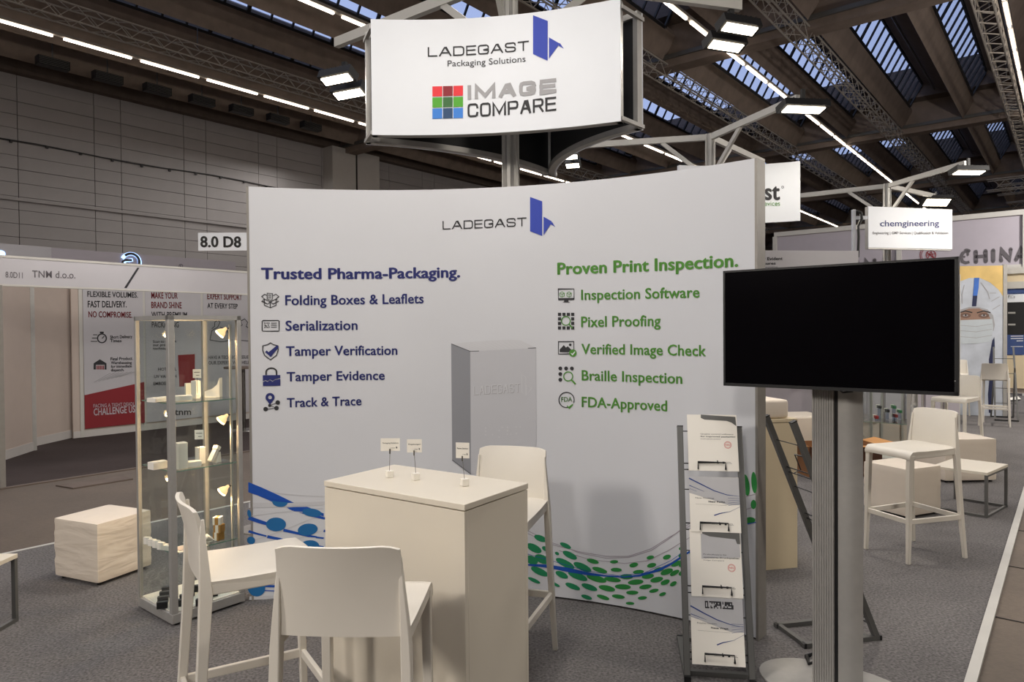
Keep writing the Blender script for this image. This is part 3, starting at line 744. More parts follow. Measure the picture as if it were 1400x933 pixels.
def arm_set(parent, c, z, ang, L, br=True):
    for k, a in enumerate(ang):
        dv = Vector((math.cos(a), math.sin(a), 0)); b0 = Vector((c[0], c[1], z)); 
        MB().bar(b0+dv*.04, b0+dv*L[k], .05, .075).build('arm', 'alul', parent)
        if br: MB().bar(b0+dv*.04+Vector((0, 0, -.5)), b0+dv*.6+Vector((0, 0, -.03)), .035, .05).build('brace', 'alul', parent)
mast(tw, (0, 0, 0), 4.05)
TA = [math.radians(15.5), math.radians(143), math.radians(-103)]
arm_set(tw, (0, 0, 0), 4.0, TA, [1.78, 1.80, 1.75])
f1, L1 = arc_frame((-.842, 4.245), (.634, 4.005), .10)
def sign_face(fr, L, nm, front='signw'):
    worldpart(arc_panel(fr, 0, L, ZB, ZT, 0, -.012, 24).build(nm, front), tw)
    worldpart(arc_panel(fr, .02, L-.02, ZB+.02, ZT-.02, -.03, -.04, 24).build('black_backing', 'blackpanel'), tw)
    for z in (ZB, ZT-.035): worldpart(arc_panel(fr, 0, L, z, z+.035, -.0125, -.06, 24).build('frame_rail', 'alu'), tw)
    for u in (0, L-.03): worldpart(arc_panel(fr, u, u+.03, ZB, ZT, -.0125, -.06, 1).build('frame_upright', 'alu'), tw)
sign_face(f1, L1, 'front_sign_face')
f2, L2 = arc_frame((.27, 5.42), (-.925, 4.47), .16); f3, L3 = arc_frame((.80, 4.20), (.36, 5.44), .16)
sign_face(f2, L2, 'left_sign_face'); sign_face(f3, L3, 'right_sign_face')
for z in (ZB+.02, ZT-.04):
    for A, B in (((-.842, 4.26), (-.925, 4.47)), ((.64, 4.02), (.80, 4.20)), ((.27, 5.42), (.36, 5.44))):
        m = MB().bar((A[0], A[1], z), (B[0], B[1], z), .022, .022); worldpart(m.build('spreader', 'alu'), tw)
for A, B in (((-.80, 4.27), (0, 4.72)), ((.62, 4.04), (0, 4.72)), ((.3, 5.4), (0, 4.72))): worldpart(MB().bar((A[0], A[1], 3.2), (B[0], B[1], 3.2), .03, .03).build('spoke', 'alud'), tw)
c2 = lambda x, y: (480+x*.3143, y*.3143)
d = Decal(f1, .003); d.strokes('LADEGAST', c2(334, 248), c2(774, 220), c2(0, 206)[1], 1.9, .16, {'L': .85, 'A': 1.1, 'E': .9})
d.build('sign_lettering', 'ink', tw)
d = Decal(f1, .003); d.text('Packaging Solutions', c2(420, 290), c2(759, 269), c2(0, 264)[1], .0)
d.build('sign_lettering', 'ink', tw); d = Decal(f1, .003); d.strokes('COMPARE', c2(507, 512), c2(893, 482), c2(0, 452)[1], 2.8, .16, {'M': 1.25}); d.build('sign_lettering', 'ink', tw)
d = Decal(f1, .003); d.strokes('IMAGE', c2(507, 434), c2(893, 404), c2(0, 372)[1], 5.0, .2, {'I': .22, 'M': 1.25}); d.build('grey_lettering', 'inkg', tw)
logo_mark(f1, [[c2(*q) for q in pl] for pl in ([(792, 67), (856, 92), (855, 265), (792, 236)], [(861, 163), (906, 189), (903, 197), (861, 256)], [(908, 187), (926, 213), (903, 200)])], tw)
for r_, (y0, y1, m1, m2) in enumerate(((377, 421, 'redl', 'redd'), (425, 469, 'sqg', 'sqgd'), (473, 518, 'sqb', 'sqbd'))):
    for c_, (x0, x1) in enumerate(((354, 397), (400, 442), (445, 487))):
        sl = (x0-354)*-.03
        d = Decal(f1, .003); d.ppoly([c2(x0, y0+sl), c2(x1, y0+sl-1.2), c2(x1, y1+sl-1.2), c2(x0, y1+sl)]); d.build('colour_square', m2 if c_ == 1 else m1, tw)

# floodlights
def floodlight(loc, yaw, pitch, label, n=1, power=0, w=.34, hgt=.16, color=(1, .92, .8)):
    r = empty('floodlight', loc, yaw, label, 'floodlight')
    r.rotation_euler = (0, 0, yaw)
    MB().bar((0, 0, .16), (0, 0, -.0), .04, .03).build('bracket', 'black', r)
    R = Matrix.Rotation(pitch, 3, 'X')
    for k in range(n):
        off = (k-(n-1)/2)*(hgt+.05)
        m = MB(); m.box((0, off, -.02), (w, hgt, .07)); m.v = [tuple(R @ Vector(v)) for v in m.v]; m.build('housing', 'black', r)
        m = MB()
        for j in range(7): m.box((-w/2+.03+j*(w-.06)/6, off, .01), (.008, hgt*.9, .04))
        m.v = [tuple(R @ Vector(v)) for v in m.v]; m.build('cooling_fins', 'black', r)
        m = MB(); m.box((0, off, -.058), (w*.84, hgt*.62, .006)); m.v = [tuple(R @ Vector(v)) for v in m.v]; m.build('lens', 'lens', r)
    if power:
        l = bpy.data.lights.new('floodlight_light', 'AREA'); l.shape = 'RECTANGLE'; l.size = w; l.size_y = hgt*n; l.energy = power; l.color = color
        o = bpy.data.objects.new('floodlight_light', l); COL.objects.link(o); o.parent = r
        o.location = R @ Vector((0, 0, -.075)); o.rotation_euler = (pitch, 0, 0)
    return r
def armend(c, ang, L): return Vector((c[0]+L*math.cos(ang), c[1]+L*math.sin(ang), 3.86))
e = armend((0, 4.72), TA[0], 1.70); floodlight((e.x, e.y, 3.80), math.radians(20), math.radians(-22), 'bright double floodlight on an arm right of the overhead sign', 2, 28, .32, .12)
e = armend((0, 4.72), TA[1], 1.70); floodlight((e.x, e.y, 3.66), math.radians(-25), math.radians(-25), 'bright double floodlight at the left edge of the overhead sign', 2, 28, .32, .12)

# neighbouring towers
def side_tower(c, z, angs, Ls, label):
    t = empty('lighting_mast', (c[0], c[1], 0), 0, label, 'mast'); mast(t, (0, 0, 0), z+.04, .065)
    arm_set(t, (0, 0, 0), z, [math.radians(a) for a in angs], Ls); return t
P2 = (2.52, 8.8); side_tower(P2, 4.02, (-71, 49, 168), (1.55, 1.75, 1.8), 'aluminium lighting mast with arms rising just behind the curved wall')
P3 = (6.45, 11.95); side_tower(P3, 4.03, (-80, 34, 146), (1.65, 1.65, 1.7), 'aluminium lighting mast carrying the small white rectangular sign')
floodlight((P2[0]+1.62*math.cos(math.radians(-71)), P2[1]+1.62*math.sin(math.radians(-71)), 3.93), math.radians(8), math.radians(-12), 'black single floodlight above the curved wall\'s right corner', 1, 22, .5, .2)
floodlight((P2[0]-1.75*.978, P2[1]+.36, 3.86), math.radians(-15), math.radians(-30), 'pair of small lit floodlights below the overhead sign\'s right frame', 2, 0, .2, .11)
floodlight((P3[0]+1.7*math.cos(math.radians(-80)), P3[1]+1.7*math.sin(math.radians(-80)), 3.93), math.radians(5), math.radians(-12), 'black floodlight at the arm tip above the pavilion, far right', 1, 9, .5, .2)
floodlight((P3[0]+1.7*math.cos(math.radians(34)), P3[1]+1.7*math.sin(math.radians(34)), 3.95), math.radians(5), math.radians(-40), 'glaring floodlight just over the small rectangular sign', 1, 9, .55, .25)
floodlight((P3[0]+1.75*math.cos(math.radians(146)), P3[1]+1.75*math.sin(math.radians(146)), 3.86), math.radians(5), math.radians(-45), 'tiny lit floodlight beside the right edge of the half-hidden hanging sign', 1, 30, .25, .15)
# half-hidden hanging sign on mast 2 (… st devices)
fs, Ls_ = arc_frame((1.97, 8.15), (3.32, 8.0), .12)
hs = empty('hanging_sign', (2.6, 8.1, 2.8), 0, 'white hanging sign half hidden behind the curved wall, letters st above small green text', 'sign')
zb_, zt_ = 1.6+(449.5-304)/950*8.1, 1.6+(449.5-224)/950*8.1
worldpart(arc_panel(fs, 0, Ls_, zb_, zt_, 0, -.05, 16).build('sign_face', 'signw'), hs)
worldpart(MB().bar((2.6, 8.2, zt_-.1), (P2[0], P2[1], zt_-.1), .03, .03).build('sign_bracket', 'alu'), hs)
worldpart(MB().bar((2.6, 8.2, zb_+.1), (P2[0], P2[1], zb_+.1), .03, .03).build('sign_bracket', 'alu'), hs)
d = Decal(fs, .004); d.text('st', (1045, 273), (1066.5, 273), 251, .03); d.pring(1070, 256, 1.5, .5, 10); d.build('sign_lettering', 'ink', hs)
d = Decal(fs, .004); d.text('devices', (1040.5, 281.5), (1066.5, 281.5), 275, .0); d.build('small_lettering', 'green', hs)
# small rectangular sign on mast 3
cs_ = empty('rectangular_sign', AT(1244, 310, 11.0), 0, 'small white rectangular sign with dark lower-case lettering and grey subtitle', 'sign')
FS = Flat(AT(1187.5, 338.5, 11.0), AT(1302, 339, 11.35)-AT(1187.5, 338.5, 11.0))
FS.U.z = 0; FS.U.normalize(); FS.N = FS.U.cross(FS.V)
uw, uh = FS.inv(1302, 282); uh = FS.inv(1190, 282.4)[1]
def fbox(fr, u0, u1, v0, v1, w0, w1):
    mb = MB(); q = [(u0, v0), (u1, v0), (u1, v1), (u0, v1)]
    return mb.loft([[fr.pt(u, v, w0) for u, v in q], [fr.pt(u, v, w1) for u, v in q]])
worldpart(fbox(FS, 0, uw, 0, uh, 0, -.012).build('sign_face', 'signw'), cs_)
worldpart(fbox(FS, .01, uw-.01, -.02, uh, -.013, -.09).build('sign_frame', 'alu'), cs_)
worldpart(MB().bar(FS.pt(uw*.3, .1, -.09), Vector((P3[0], P3[1], FS.pt(0, .1, 0).z)), .03, .03).build('sign_bracket', 'alu'), cs_)
worldpart(MB().bar(FS.pt(uw*.3, .5, -.09), Vector((P3[0], P3[1], FS.pt(0, .5, 0).z)), .03, .03).build('sign_bracket', 'alu'), cs_)
d = Decal(FS, .004); d.text('chemgineering', (1203.3, 309.6), (1283.6, 309.2), 301.6, .008); d.build('sign_lettering', 'navy', cs_)
d = Decal(FS, .004); d.text('Engineering | GMP Services | Qualification & Validation', (1193, 320.4), (1296, 320.4), 316.8, .004); tag(d.build('small_lettering', 'grey2', cs_), kind='stuff')

# small grid marker sign "8.0 D8"
gs = empty('hall_marker_sign', AT(301, 330, 5.6), 0, 'small white marker sign reading 8.0 D8 beside the curved wall\'s left edge', 'sign')
FG = Flat(AT(271, 343, 5.6), (1, .02, 0)); w1_, _ = FG.inv(336, 343); _, h1_ = FG.inv(271, 318.5)
worldpart(fbox(FG, 0, w1_+.1, 0, h1_, 0, -.01).build('sign_plate', 'signw'), gs)
worldpart(MB().bar(FG.pt(w1_+.07, h1_/2, -.02), FG.pt(w1_+.07, -FG.O.z, -.02), .03, .03, (0, 1, 0)).build('sign_post', 'alu'), gs)
worldpart(MB().lathe([(.16, 0), (.16, .012)], (FG.pt(w1_+.07, 0, -.02).x, FG.pt(w1_+.07, 0, -.02).y, 0), 20).build('post_foot', 'alud'), gs)
d = Decal(FG, .003); d.text('8.0 D8', (274, 337.8), (330, 338.2), 323.6, .035); d.build('sign_lettering', 'black', gs)

# ================================================================== COUNTER
def counter(name, quad, h, label, material='lam'):
    """quad: near-left, near-front, right, back corners in plan"""
    q = [Vector((x, y, 0)) for x, y in quad]; cen = sum(q, Vector())/4
    r = empty(name, cen, 0, label, 'counter'); L = [v-cen for v in q]
    def inset(k): return [v+(Vector((0, 0, 0))-v).normalized()*k for v in L]
    MB().loft([[v+Vector((0, 0, h-.022)) for v in L], [v+Vector((0, 0, h)) for v in L]]).build('top_panel', material, r, .002)
    for i in range(4):
        a, b = L[i], L[(i+1) % 4]; t = (b-a).normalized(); n = Vector((t.y, -t.x, 0))
        if n.dot((a+b)/2) < 0: n = -n
        a2, b2 = (a+t*.002, b-t*.002) if i % 2 == 0 else (a+t*.0, b-t*.0)
        if i % 2: a2, b2 = a+t*.021, b-t*.021
        MB().loft([[a2-n*.002, b2-n*.002, b2-n*.02, a2-n*.02], [v+Vector((0, 0, h-.026)) for v in (a2-n*.002, b2-n*.002, b2-n*.02, a2-n*.02)]]).build('side_panel', material, r, .001)
    MB().loft([[v*.93+Vector((0, 0, h-.029)) for v in L], [v*.93+Vector((0, 0, h-.021)) for v in L]]).build('shadow_gap', 'concd', r)
    MB().loft([[v*.95+Vector((0, 0, .01)) for v in L], [v*.95+Vector((0, 0, .03)) for v in L]]).build('floor_board', material, r)
    return r
TH = 1.0
qA = G(442.8, 657.6, TH); qB = G(635, 690.5, TH); qC = G(718.3, 661, TH); qD = G(534, 634, TH)
# square the outline up
ux = Vector((qB.x-qA.x, qB.y-qA.y)); l1 = ux.length; ux.normalize(); uy = Vector((-ux.y, ux.x))
l2 = (uy.dot(Vector((qC.x-qB.x, qC.y-qB.y)))+uy.dot(Vector((qD.x-qA.x, qD.y-qA.y))))/2
A_ = Vector((qA.x, qA.y)); B_ = Vector((qB.x, qB.y))
counter('white_counter', [A_, B_, B_+uy*l2, A_+uy*l2], TH, 'cream white laminate counter standing in front of the curved display wall')
# card holders
for px, py, pc, t_, lb, cwid in ((532.5, 653, (520.5, 599, 547, 617), 'Packaging Solutions', 'leftmost card holder on the counter, widest card', 0),
                            (568.5, 656.5, (556.5, 600.5, 577, 619), 'Regelungen', 'middle card holder on the counter', 0), (635, 664.5, (623.3, 605.5, 642, 626.5), 'Pharma Solutions', 'card holder on the right end of the counter', 0)):
    p = G(px, py, TH); r = empty('card_holder', p, 0, lb+', small block with a wire', 'card holder', 'card holders on the counter')
    MB().box((0, 0, .0145), (.027, .027, .027), .5).build('block', 'card', r, .001)
    q = AT((pc[0]+pc[2])/2-.5, pc[3]-1, p.y)
    top = q-p; MB().tube([(0, 0, .027), top*.6+Vector((0, 0, .01)), top], .0011, 6).build('wire', 'chrome', r)
    MB().box(top+Vector((0, -.003, -.004)), (.005, .006, .02)).build('clip', 'chrome', r)
    fr = Flat(AT(pc[0], pc[3], p.y-.002), (1, .12 if px < 600 else -.12, -.02)); u1, v1 = fr.inv(pc[2], pc[1])
    cd_ = worldpart(fbox(fr, 0, u1, 0, v1, 0, -.0008).build('card', 'card'), r)
    d = Decal(fr, .0006); d.utext(t_, u1*.1, u1*.92, v1*.58, v1*.09, .01); d.utext('Ladegast', u1*.5, u1*.76, v1*.22, v1*.06)
    d.poly([(u1*.80, v1*.2), (u1*.86, v1*.2), (u1*.86, v1*.3), (u1*.80, v1*.36)])
    o = d.build('card_print', 'ink'); o.parent = r; o.matrix_parent_inverse = parent_inv(r)

# ================================================================== BAR STOOLS
def stool(loc, head, label, src=None, group='white plastic bar stools'):
    rz = math.atan2(-head[0], head[1])
    if src:
        r = copy_tree(src); r.location = loc; r.rotation_euler = (0, 0, rz); r['label'] = label; return r
    r = empty('bar_stool', loc, rz, label, 'bar stool', group)
    # seat: rounded front edge, slight dish
    prof = [(-.215, .772), (-.10, .760), (.05, .758), (.15, .760), (.185, .757), (.205, .745), (.213, .725), (.210, .708)]
    th = .022; m = MB(); n = 12; tv = []; bv = []
    for i in range(n+1):
        s_ = -1+2*i/n; x = s_*.19; edge = abs(s_)**6
        for j, (y, z) in enumerate(prof):
            nx = prof[min(j+1, 7)][0]-prof[max(j-1, 0)][0]; nz = prof[min(j+1, 7)][1]-prof[max(j-1, 0)][1]; l_ = math.hypot(nx, nz)
            dz = .006*(abs(s_)**3) if 0 < j < 5 else 0
            tv.append((x, y, z+dz-edge*.006)); bv.append((x*(.985), y+nz/l_*th, z-nx/l_*th-edge*.0))
    P = len(prof); k = len(tv); fs = []
    for i in range(n):
        for j in range(P-1):
            a = i*P+j; fs.append((a, a+1, a+P+1, a+P)); fs.append((k+a, k+a+P, k+a+P+1, k+a+1))
    for i in range(n):
        fs.append((i*P, (i+1)*P, k+(i+1)*P, k+i*P)); fs.append((i*P+P-1, k+i*P+P-1, k+(i+1)*P+P-1, (i+1)*P+P-1))
    for j in range(P-1):
        fs.append((j, k+j, k+j+1, j+1)); fs.append((n*P+j, n*P+j+1, k+n*P+j+1, k+n*P+j))
    m.add(tv+bv, fs, True)
    m.build('seat', 'white', r)
    for sx in (-1, 1): MB().bar((sx*.180, -.20, .738), (sx*.176, .19, .728), .018, .04).build('seat_apron', 'white', r, .005)
    # backrest: concave shell
    m = MB(); nu, nv = 14, 8; fv = []; bk = []
    for j in range(nv+1):
        t = j/nv; z = .752+t*.262; y0 = -.212-.012*t-.036*t*t; hw = .183-.010*t
        for i in range(nu+1):
            s_ = -1+2*i/nu; zz = z-((.012*max(0, abs(s_)-.80)/.20)**1.0*(1 if j == nv else 0))+.0*s_
            y = y0+.030*(s_*s_)*(.35+.65*t)-.012
            fv.append((s_*hw, y+.006, zz)); bk.append((s_*hw, y-.007-(.0), zz))
    k = len(fv); Q = nu+1; fs = []
    for j in range(nv):
        for i in range(nu):
            a = j*Q+i; fs.append((a, a+1, a+Q+1, a+Q)); fs.append((k+a, k+a+Q, k+a+Q+1, k+a+1))
    for j in range(nv):
        a = j*Q; fs.append((a, a+Q, k+a+Q, k+a)); a = j*Q+nu; fs.append((a, k+a, k+a+Q, a+Q))
    for i in range(nu):
        fs.append((i, k+i, k+i+1, i+1)); a = nv*Q+i; fs.append((a, a+1, k+a+1, k+a))
    m.add(fv+bk, fs, True); m.build('backrest', 'white', r)
    def rect(c, w, d_): return [(c[0]-w/2, c[1]-d_/2, c[2]), (c[0]+w/2, c[1]-d_/2, c[2]), (c[0]+w/2, c[1]+d_/2, c[2]), (c[0]-w/2, c[1]+d_/2, c[2])]
    for sx in (-1, 1):
        m = MB(); m.loft([rect((sx*.171, -.221, .975), .006, .012), rect((sx*.174, -.222, .90), .014, .024), rect((sx*.180, -.218, .80), .022, .034), rect((sx*.184, -.216, .72), .028, .042),
                          rect((sx*.188, -.226, .55), .030, .036), rect((sx*.197, -.245, .28), .027, .032), rect((sx*.208, -.268, 0), .023, .027)], True, True)
        m.build('leg', 'white', r, .004)
        m = MB(); m.loft([rect((sx*.172, .186, .735), .036, .038), rect((sx*.170, .192, .66), .034, .034), rect((sx*.174, .203, .28), .030, .029), rect((sx*.178, .212, 0), .025, .024)], True, True)
        m.build('leg', 'white', r, .004)
    z = .285
    for a, b in (((-.174, .203), (.174, .203)), ((-.196, -.244), (.196, -.244)), ((-.174, .203), (-.196, -.244)), ((.174, .203), (.196, -.244))):
        MB().bar((*a, z), (*b, z), .018, .034).build('footrest_bar', 'white', r, .003)
    return r
def nrm(x, y): l_ = math.hypot(x, y); return (x/l_, y/l_)
s0 = stool((-.95, 2.585, 0), nrm(.843, .538), 'white bar stool seen edge-on, standing left in front of the glass showcase')
stool((-.475, 2.15, 0), nrm(.045, 1), 'nearest white bar stool, its back turned, in front of the counter', s0)
stool((-.070, 3.26, 0), nrm(-.283, -.959), 'white bar stool behind the counter, facing forward before the curved wall', s0)
stool((2.807, 4.904, 0), nrm(-.948, -.319), 'white bar stool standing alone right of the screen column', s0)
stool((5.33, 8.35, 0), nrm(-.80, -.6), 'far white bar stool just behind the upholstered cubes at right', s0)
stool((7.90, 11.35, 0), nrm(.62, .8), 'far greyish bar stool with its back turned, before the poster of a hooded head', s0)
stool((7.90, 12.40, 0), nrm(-.6, -.8), 'furthest bar stool, only its backrest showing behind another stool', s0)

# ================================================================== GLASS SHOWCASES
def showcase(loc, rz, S, Ht, shelves, label, lamps=True, base=.065):
    r = empty('glass_showcase', loc, rz, label, 'showcase')
    MB().box((S/2, S/2, base/2+.006), (S, S, base-.012)).build('base', 'alu', r, .003)
    MB().box((S/2, S/2, base+.003), (S-.03, S-.03, .006)).build('base_board', 'card', r)
    for x in (.03, S-.03):
        for y in (.03, S-.03): MB().lathe([(.014, 0), (.014, .012)], (x, y, 0), 10).build('foot', 'black', r)
    pw = {(0, 0): .034, (1, 0): .026, (0, 1): .022, (1, 1): .026}
    for (i, j), w in pw.items():
        MB().box((w/2 if i == 0 else S-w/2, w/2 if j == 0 else S-w/2, (Ht+base)/2), (w, w, Ht-base)).build('post', 'alu', r, .002)
    for a, b in (((0, .012), (S, .012)), ((0, S-.012), (S, S-.012)), ((.012, 0), (.012, S)), ((S-.012, 0), (S-.012, S))):
        MB().bar((*a, Ht-.012), (*b, Ht-.012), .024, .024).build('top_rail', 'alu', r)
    for c, dd in (((S/2, .008), (S-.05, .004)), ((S/2, S-.008), (S-.05, .004)), ((.008, S/2), (.004, S-.05)), ((S-.008, S/2), (.004, S-.05))):
        MB().box((c[0], c[1], (Ht+base)/2), (dd[0], dd[1], Ht-base-.03)).build('glass_pane', 'glass', r)
    MB().box((S/2, S/2, Ht-.004), (S-.04, S-.04, .005)).build('top_glass', 'glass', r)
    for z in shelves:
        g_ = MB().box((S/2, S/2, z-.004), (S-.055, S-.055, .006)).build('glass_shelf', 'glass', r)
        for a, b in (((.026, .0272), (S-.026, .0272)), ((.0272, .026), (.0272, S-.026))): MB().bar((*a, z-.004), (*b, z-.004), .0015, .006).build('shelf_edge', 'gedge', r)
    if lamps:
        MB().box((S-.04, .055, (Ht+.2)/2), (.012, .014, Ht-.3)).build('light_track', 'alul', r)
        for z in (Ht-.09, Ht-.60, Ht-1.02):
            hd = MB(); c = Vector((S-.075, .075, z)); dr_ = Vector((-.5, .45, -.62)).normalized()
            secs = []
            x = dr_.cross(Vector((0, 0, 1))).normalized(); y = x.cross(dr_)
            for rr, t in ((.008, -.03), (.012, -.012), (.022, .0), (.030, .018)):
                secs.append([c+dr_*t+(x*math.cos(k*.628)+y*math.sin(k*.628))*rr for k in range(10)])
            hd.loft(secs, True, True); sp = hd.build('spotlight', 'litcone', r)
            MB().bar(c-dr_*.02, (S-.04, .055, z+.02), .006, .006).build('spot_arm', 'black', sp)
            bb = MB().lathe([(.0, 0), (.026, 0), (.029, .012), (.0, .016)], (0, 0, 0), 12)
            q_ = dr_.to_track_quat('Z', 'Y').to_matrix(); bb.v = [tuple(c+dr_*.014+q_ @ Vector(v)) for v in bb.v]
            bb.build('bulb', 'bulb', sp)
            l = bpy.data.lights.new('spot_bulb_light', 'POINT'); l.energy = 6.0; l.color = (1, .66, .36); l.shadow_soft_size = .015
            o = bpy.data.objects.new('spot_bulb_light', l); COL.objects.link(o); o.parent = r; o.location = c+dr_*.035
    return r
SF = G(236, 858)
showcase((SF.x, SF.y, 0), HA, .425, 1.70, (1.217, .842, .39), 'tall square glass showcase with aluminium edges, lit inside, left of the curved wall')
def put(name, px, py, z, size, rz, label, cat, material='card', group=None, bevel=.001, extra=None):
    p = G(px, py, z); r = empty(name, p, HA+rz, label, cat, group)
    MB().box((0, 0, size[2]/2+.0005), size).build('body' if extra else 'carton', material, r, bevel)
    if extra: extra(r, size)
    return r
def flap(r, s): MB().bar((0, 0, s[2]+.001), (0, 0, s[2]+.003), s[0]*.98, s[1]*.5).build('lid_flap', 'card', r)
Z1, Z2, Z3, Z0 = 1.217, .842, .39, .072
top = 'upper shelf of the lit showcase'
put('flat_carton', 221, 549, Z1, (.13, .075, .022), .2, 'flat white carton lying at the left on the '+top, 'carton', extra=flap)
put('flat_carton', 249, 548, Z1, (.10, .055, .028), -.3, 'low white carton in the middle of the '+top, 'carton', extra=flap)
put('upright_carton', 268, 544, Z1, (.038, .038, .10), .4, 'narrow upright white carton with a card behind, '+top, 'carton', extra=flap)
put('upright_carton', 259, 540, Z1, (.05, .03, .07), -.2, 'squat white carton beside the narrow upright one, '+top, 'carton', extra=flap)
p = G(292, 543, Z1); r = empty('curved_card_piece', p, HA-.9, 'white card piece with a swooping curved top, '+top, 'card piece')
MB().prism([(-.045, 0), (.045, 0), (.045, .115), (.03, .075), (.0, .05), (-.045, .035)], -.02, .02, 'y').build('card_body', 'card', r)
MB().prism([(-.03, 0), (.03, 0), (.03, .004), (-.03, .004)], -.035, -.0205, 'y').build('card_foot', 'card', r)
def sign_card(px, py, z, topy, cx, cyt, cyb, lb, w=.055):
    p = G(px, py, z); r = empty('small_card_holder', p, 0, lb, 'card holder')
    MB().box((0, 0, .011), (.022, .022, .021), .6).build('block', 'card', r)
    q = AT(cx, cyb, p.y)-p; MB().tube([(0, 0, .02), q+Vector((0, 0, .01))], .0012, 5).build('wire', 'chrome', r)
    fr = Flat(p+q-Vector((w/2, .004, 0)), (1, .1, 0)); h = abs(AT(cx, cyt, p.y).z-AT(cx, cyb, p.y).z)
    worldpart(fbox(fr, 0, w, 0, h, 0, -.001).build('card', 'card'), r)
    d = Decal(fr, .001); d.line([(w*.15, h*.65), (w*.85, h*.65)], .003); d.line([(w*.4, h*.3), (w*.8, h*.3)], .003); o = d.build('card_print', 'ink'); worldpart(o, r)
sign_card(270, 545, Z1, 0, 269.5, 505, 517, 'small printed card on a wire on the '+top, .046)
mid = 'middle shelf of the lit showcase'
put('flat_carton', 216, 641, Z2, (.085, .06, .04), .1, 'small low white carton at the left on the '+mid, 'carton', extra=flap)
put('upright_carton', 247, 641, Z2, (.055, .055, .145), .1, 'tall warm-lit white carton on the '+mid, 'carton', extra=flap)
put('upright_carton', 274, 634, Z2, (.04, .04, .095), .1, 'slim white carton right of the tall one, '+mid, 'carton', extra=flap)
put('flat_carton', 265, 638, Z2, (.07, .05, .03), -.3, 'small white carton laid before the slim one, '+mid, 'carton', extra=flap)
p = G(293, 633, Z2); r = empty('tilted_card_tube', p, HA+.3, 'tilted open white card tube leaning on the '+mid, 'carton')
MB().bar((-.03, 0, .014), (.022, 0, .088), .03, .02).build('sleeve', 'card', r); MB().prism([(.0, 0), (.04, 0), (.034, .06)], -.015, .015, 'y').build('stand', 'card', r)
MB().bar((.014, 0, .076), (.026, 0, .094), .036, .026).build('cap', 'card', r)
sign_card(272.5, 636, Z2, 0, 272.5, 588, 601, 'small printed card on a wire on the '+mid, .05)
low = 'lowest shelf of the lit showcase'
for i, (px, py) in enumerate(((207.5, 745), (213.5, 747.5), (219.5, 750), (226, 752.5))):
    put('stepped_block', px, py, Z3, (.020, .10, .028-.0*i), .35, '%s white stepped block from the left on the %s' % (('first', 'second', 'third', 'fourth')[i], low), 'block', group='stepped blocks in the showcase', extra=lambda r, s: MB().box((0, .03, s[2]+.006), (s[0]*.96, .045, .012)).build('step', 'card', r))
p = G(262, 741, Z3); r = empty('open_card_wallet', p, HA+.2, 'opened white card wallet standing on the '+low, 'card wallet')
MB().prism([(-.04, 0), (.04, 0), (.0, .06)], -.03, -.028, 'y').build('left_leaf', 'card', r); MB().prism([(-.035, 0), (.05, 0), (.03, .035)], .018, .02, 'y').build('right_leaf', 'card', r); MB().box((0, 0, .002), (.08, .05, .003)).build('base_leaf', 'card', r)
p = G(284, 740, Z3); r = empty('card_tent', p, HA-.3, 'low tent of white card right of the opened wallet, '+low, 'card'); MB().prism([(-.04, 0), (-.036, 0), (0, .03), (.036, 0), (.04, 0), (0, .036)], -.03, .03, 'y').build('folded_card', 'card', r)
MB().box((0, 0, .001), (.05, .05, .002)).build('card_floor', 'card', r)
p = G(262, 751, Z3); r = empty('leaflet_board', p, HA+.05, 'cream board lying flat at the front of the '+low, 'leaflet'); MB().box((.0, .03, .004), (.17, .11, .007)).build('board', 'card', r); MB().box((.0, .03, .009), (.14, .08, .002)).build('leaflet', 'boothw', r)
p = G(299, 738, Z3)
for i, (m_, dx) in enumerate((('gold', 0), ('gold', .004), ('card', -.003))):
    q = p+Vector((dx, 0, i*.045)); r = empty('kraft_box', q, HA+.2+.25*i, '%s gold and white box of the small stack in the showcase' % ('bottom', 'middle', 'top')[i], 'box', 'stack of kraft boxes in the showcase')
    MB().box((0, 0, .0225), (.045, .045, .044)).build('body', m_, r, .001); MB().box((0, 0, .0225), (.046, .02, .0445)).build('sleeve', 'card' if i != 2 else 'gold', r)
sign_card(265, 742, Z3, 0, 263.5, 697, 712, 'small printed card on a wire on the '+low, .036)
bb = None
bl = [(222, 832), (222, 825), (224, 818), (227, 811), (244, 836), (252, 829), (258, 822), (266, 814), (262, 836-2), (284-11, 829), (281, 821), (290, 813), (240, 826), (249, 818), (257, 811)]
bl = [(222, 832), (223, 824.5), (225.5, 817.5), (228.5, 811), (247, 829), (253, 822), (259, 815.5), (265, 809.5), (275, 828), (283, 822), (291, 815.5), (298, 809.5)]
rown = ('left', 'middle', 'right'); posn = ('front', 'second', 'third', 'rear')
for i, (px, py) in enumerate(bl):
    p = G(px, py, Z0); lb = '%s black box of the %s row on the white floor of the showcase' % (posn[i % 4], rown[i//4])
    if bb is None:
        bb = empty('black_box', p, HA-.55, lb, 'box', 'black boxes on the showcase floor')
        MB().box((0, 0, .0155), (.055, .026, .030)).build('box_base', 'black', bb, .001); MB().box((0, 0, .034), (.056, .027, .006)).build('box_lid', 'steel' if 0 else 'black', bb)
    else: o = copy_tree(bb); o.location = p; o['label'] = lb

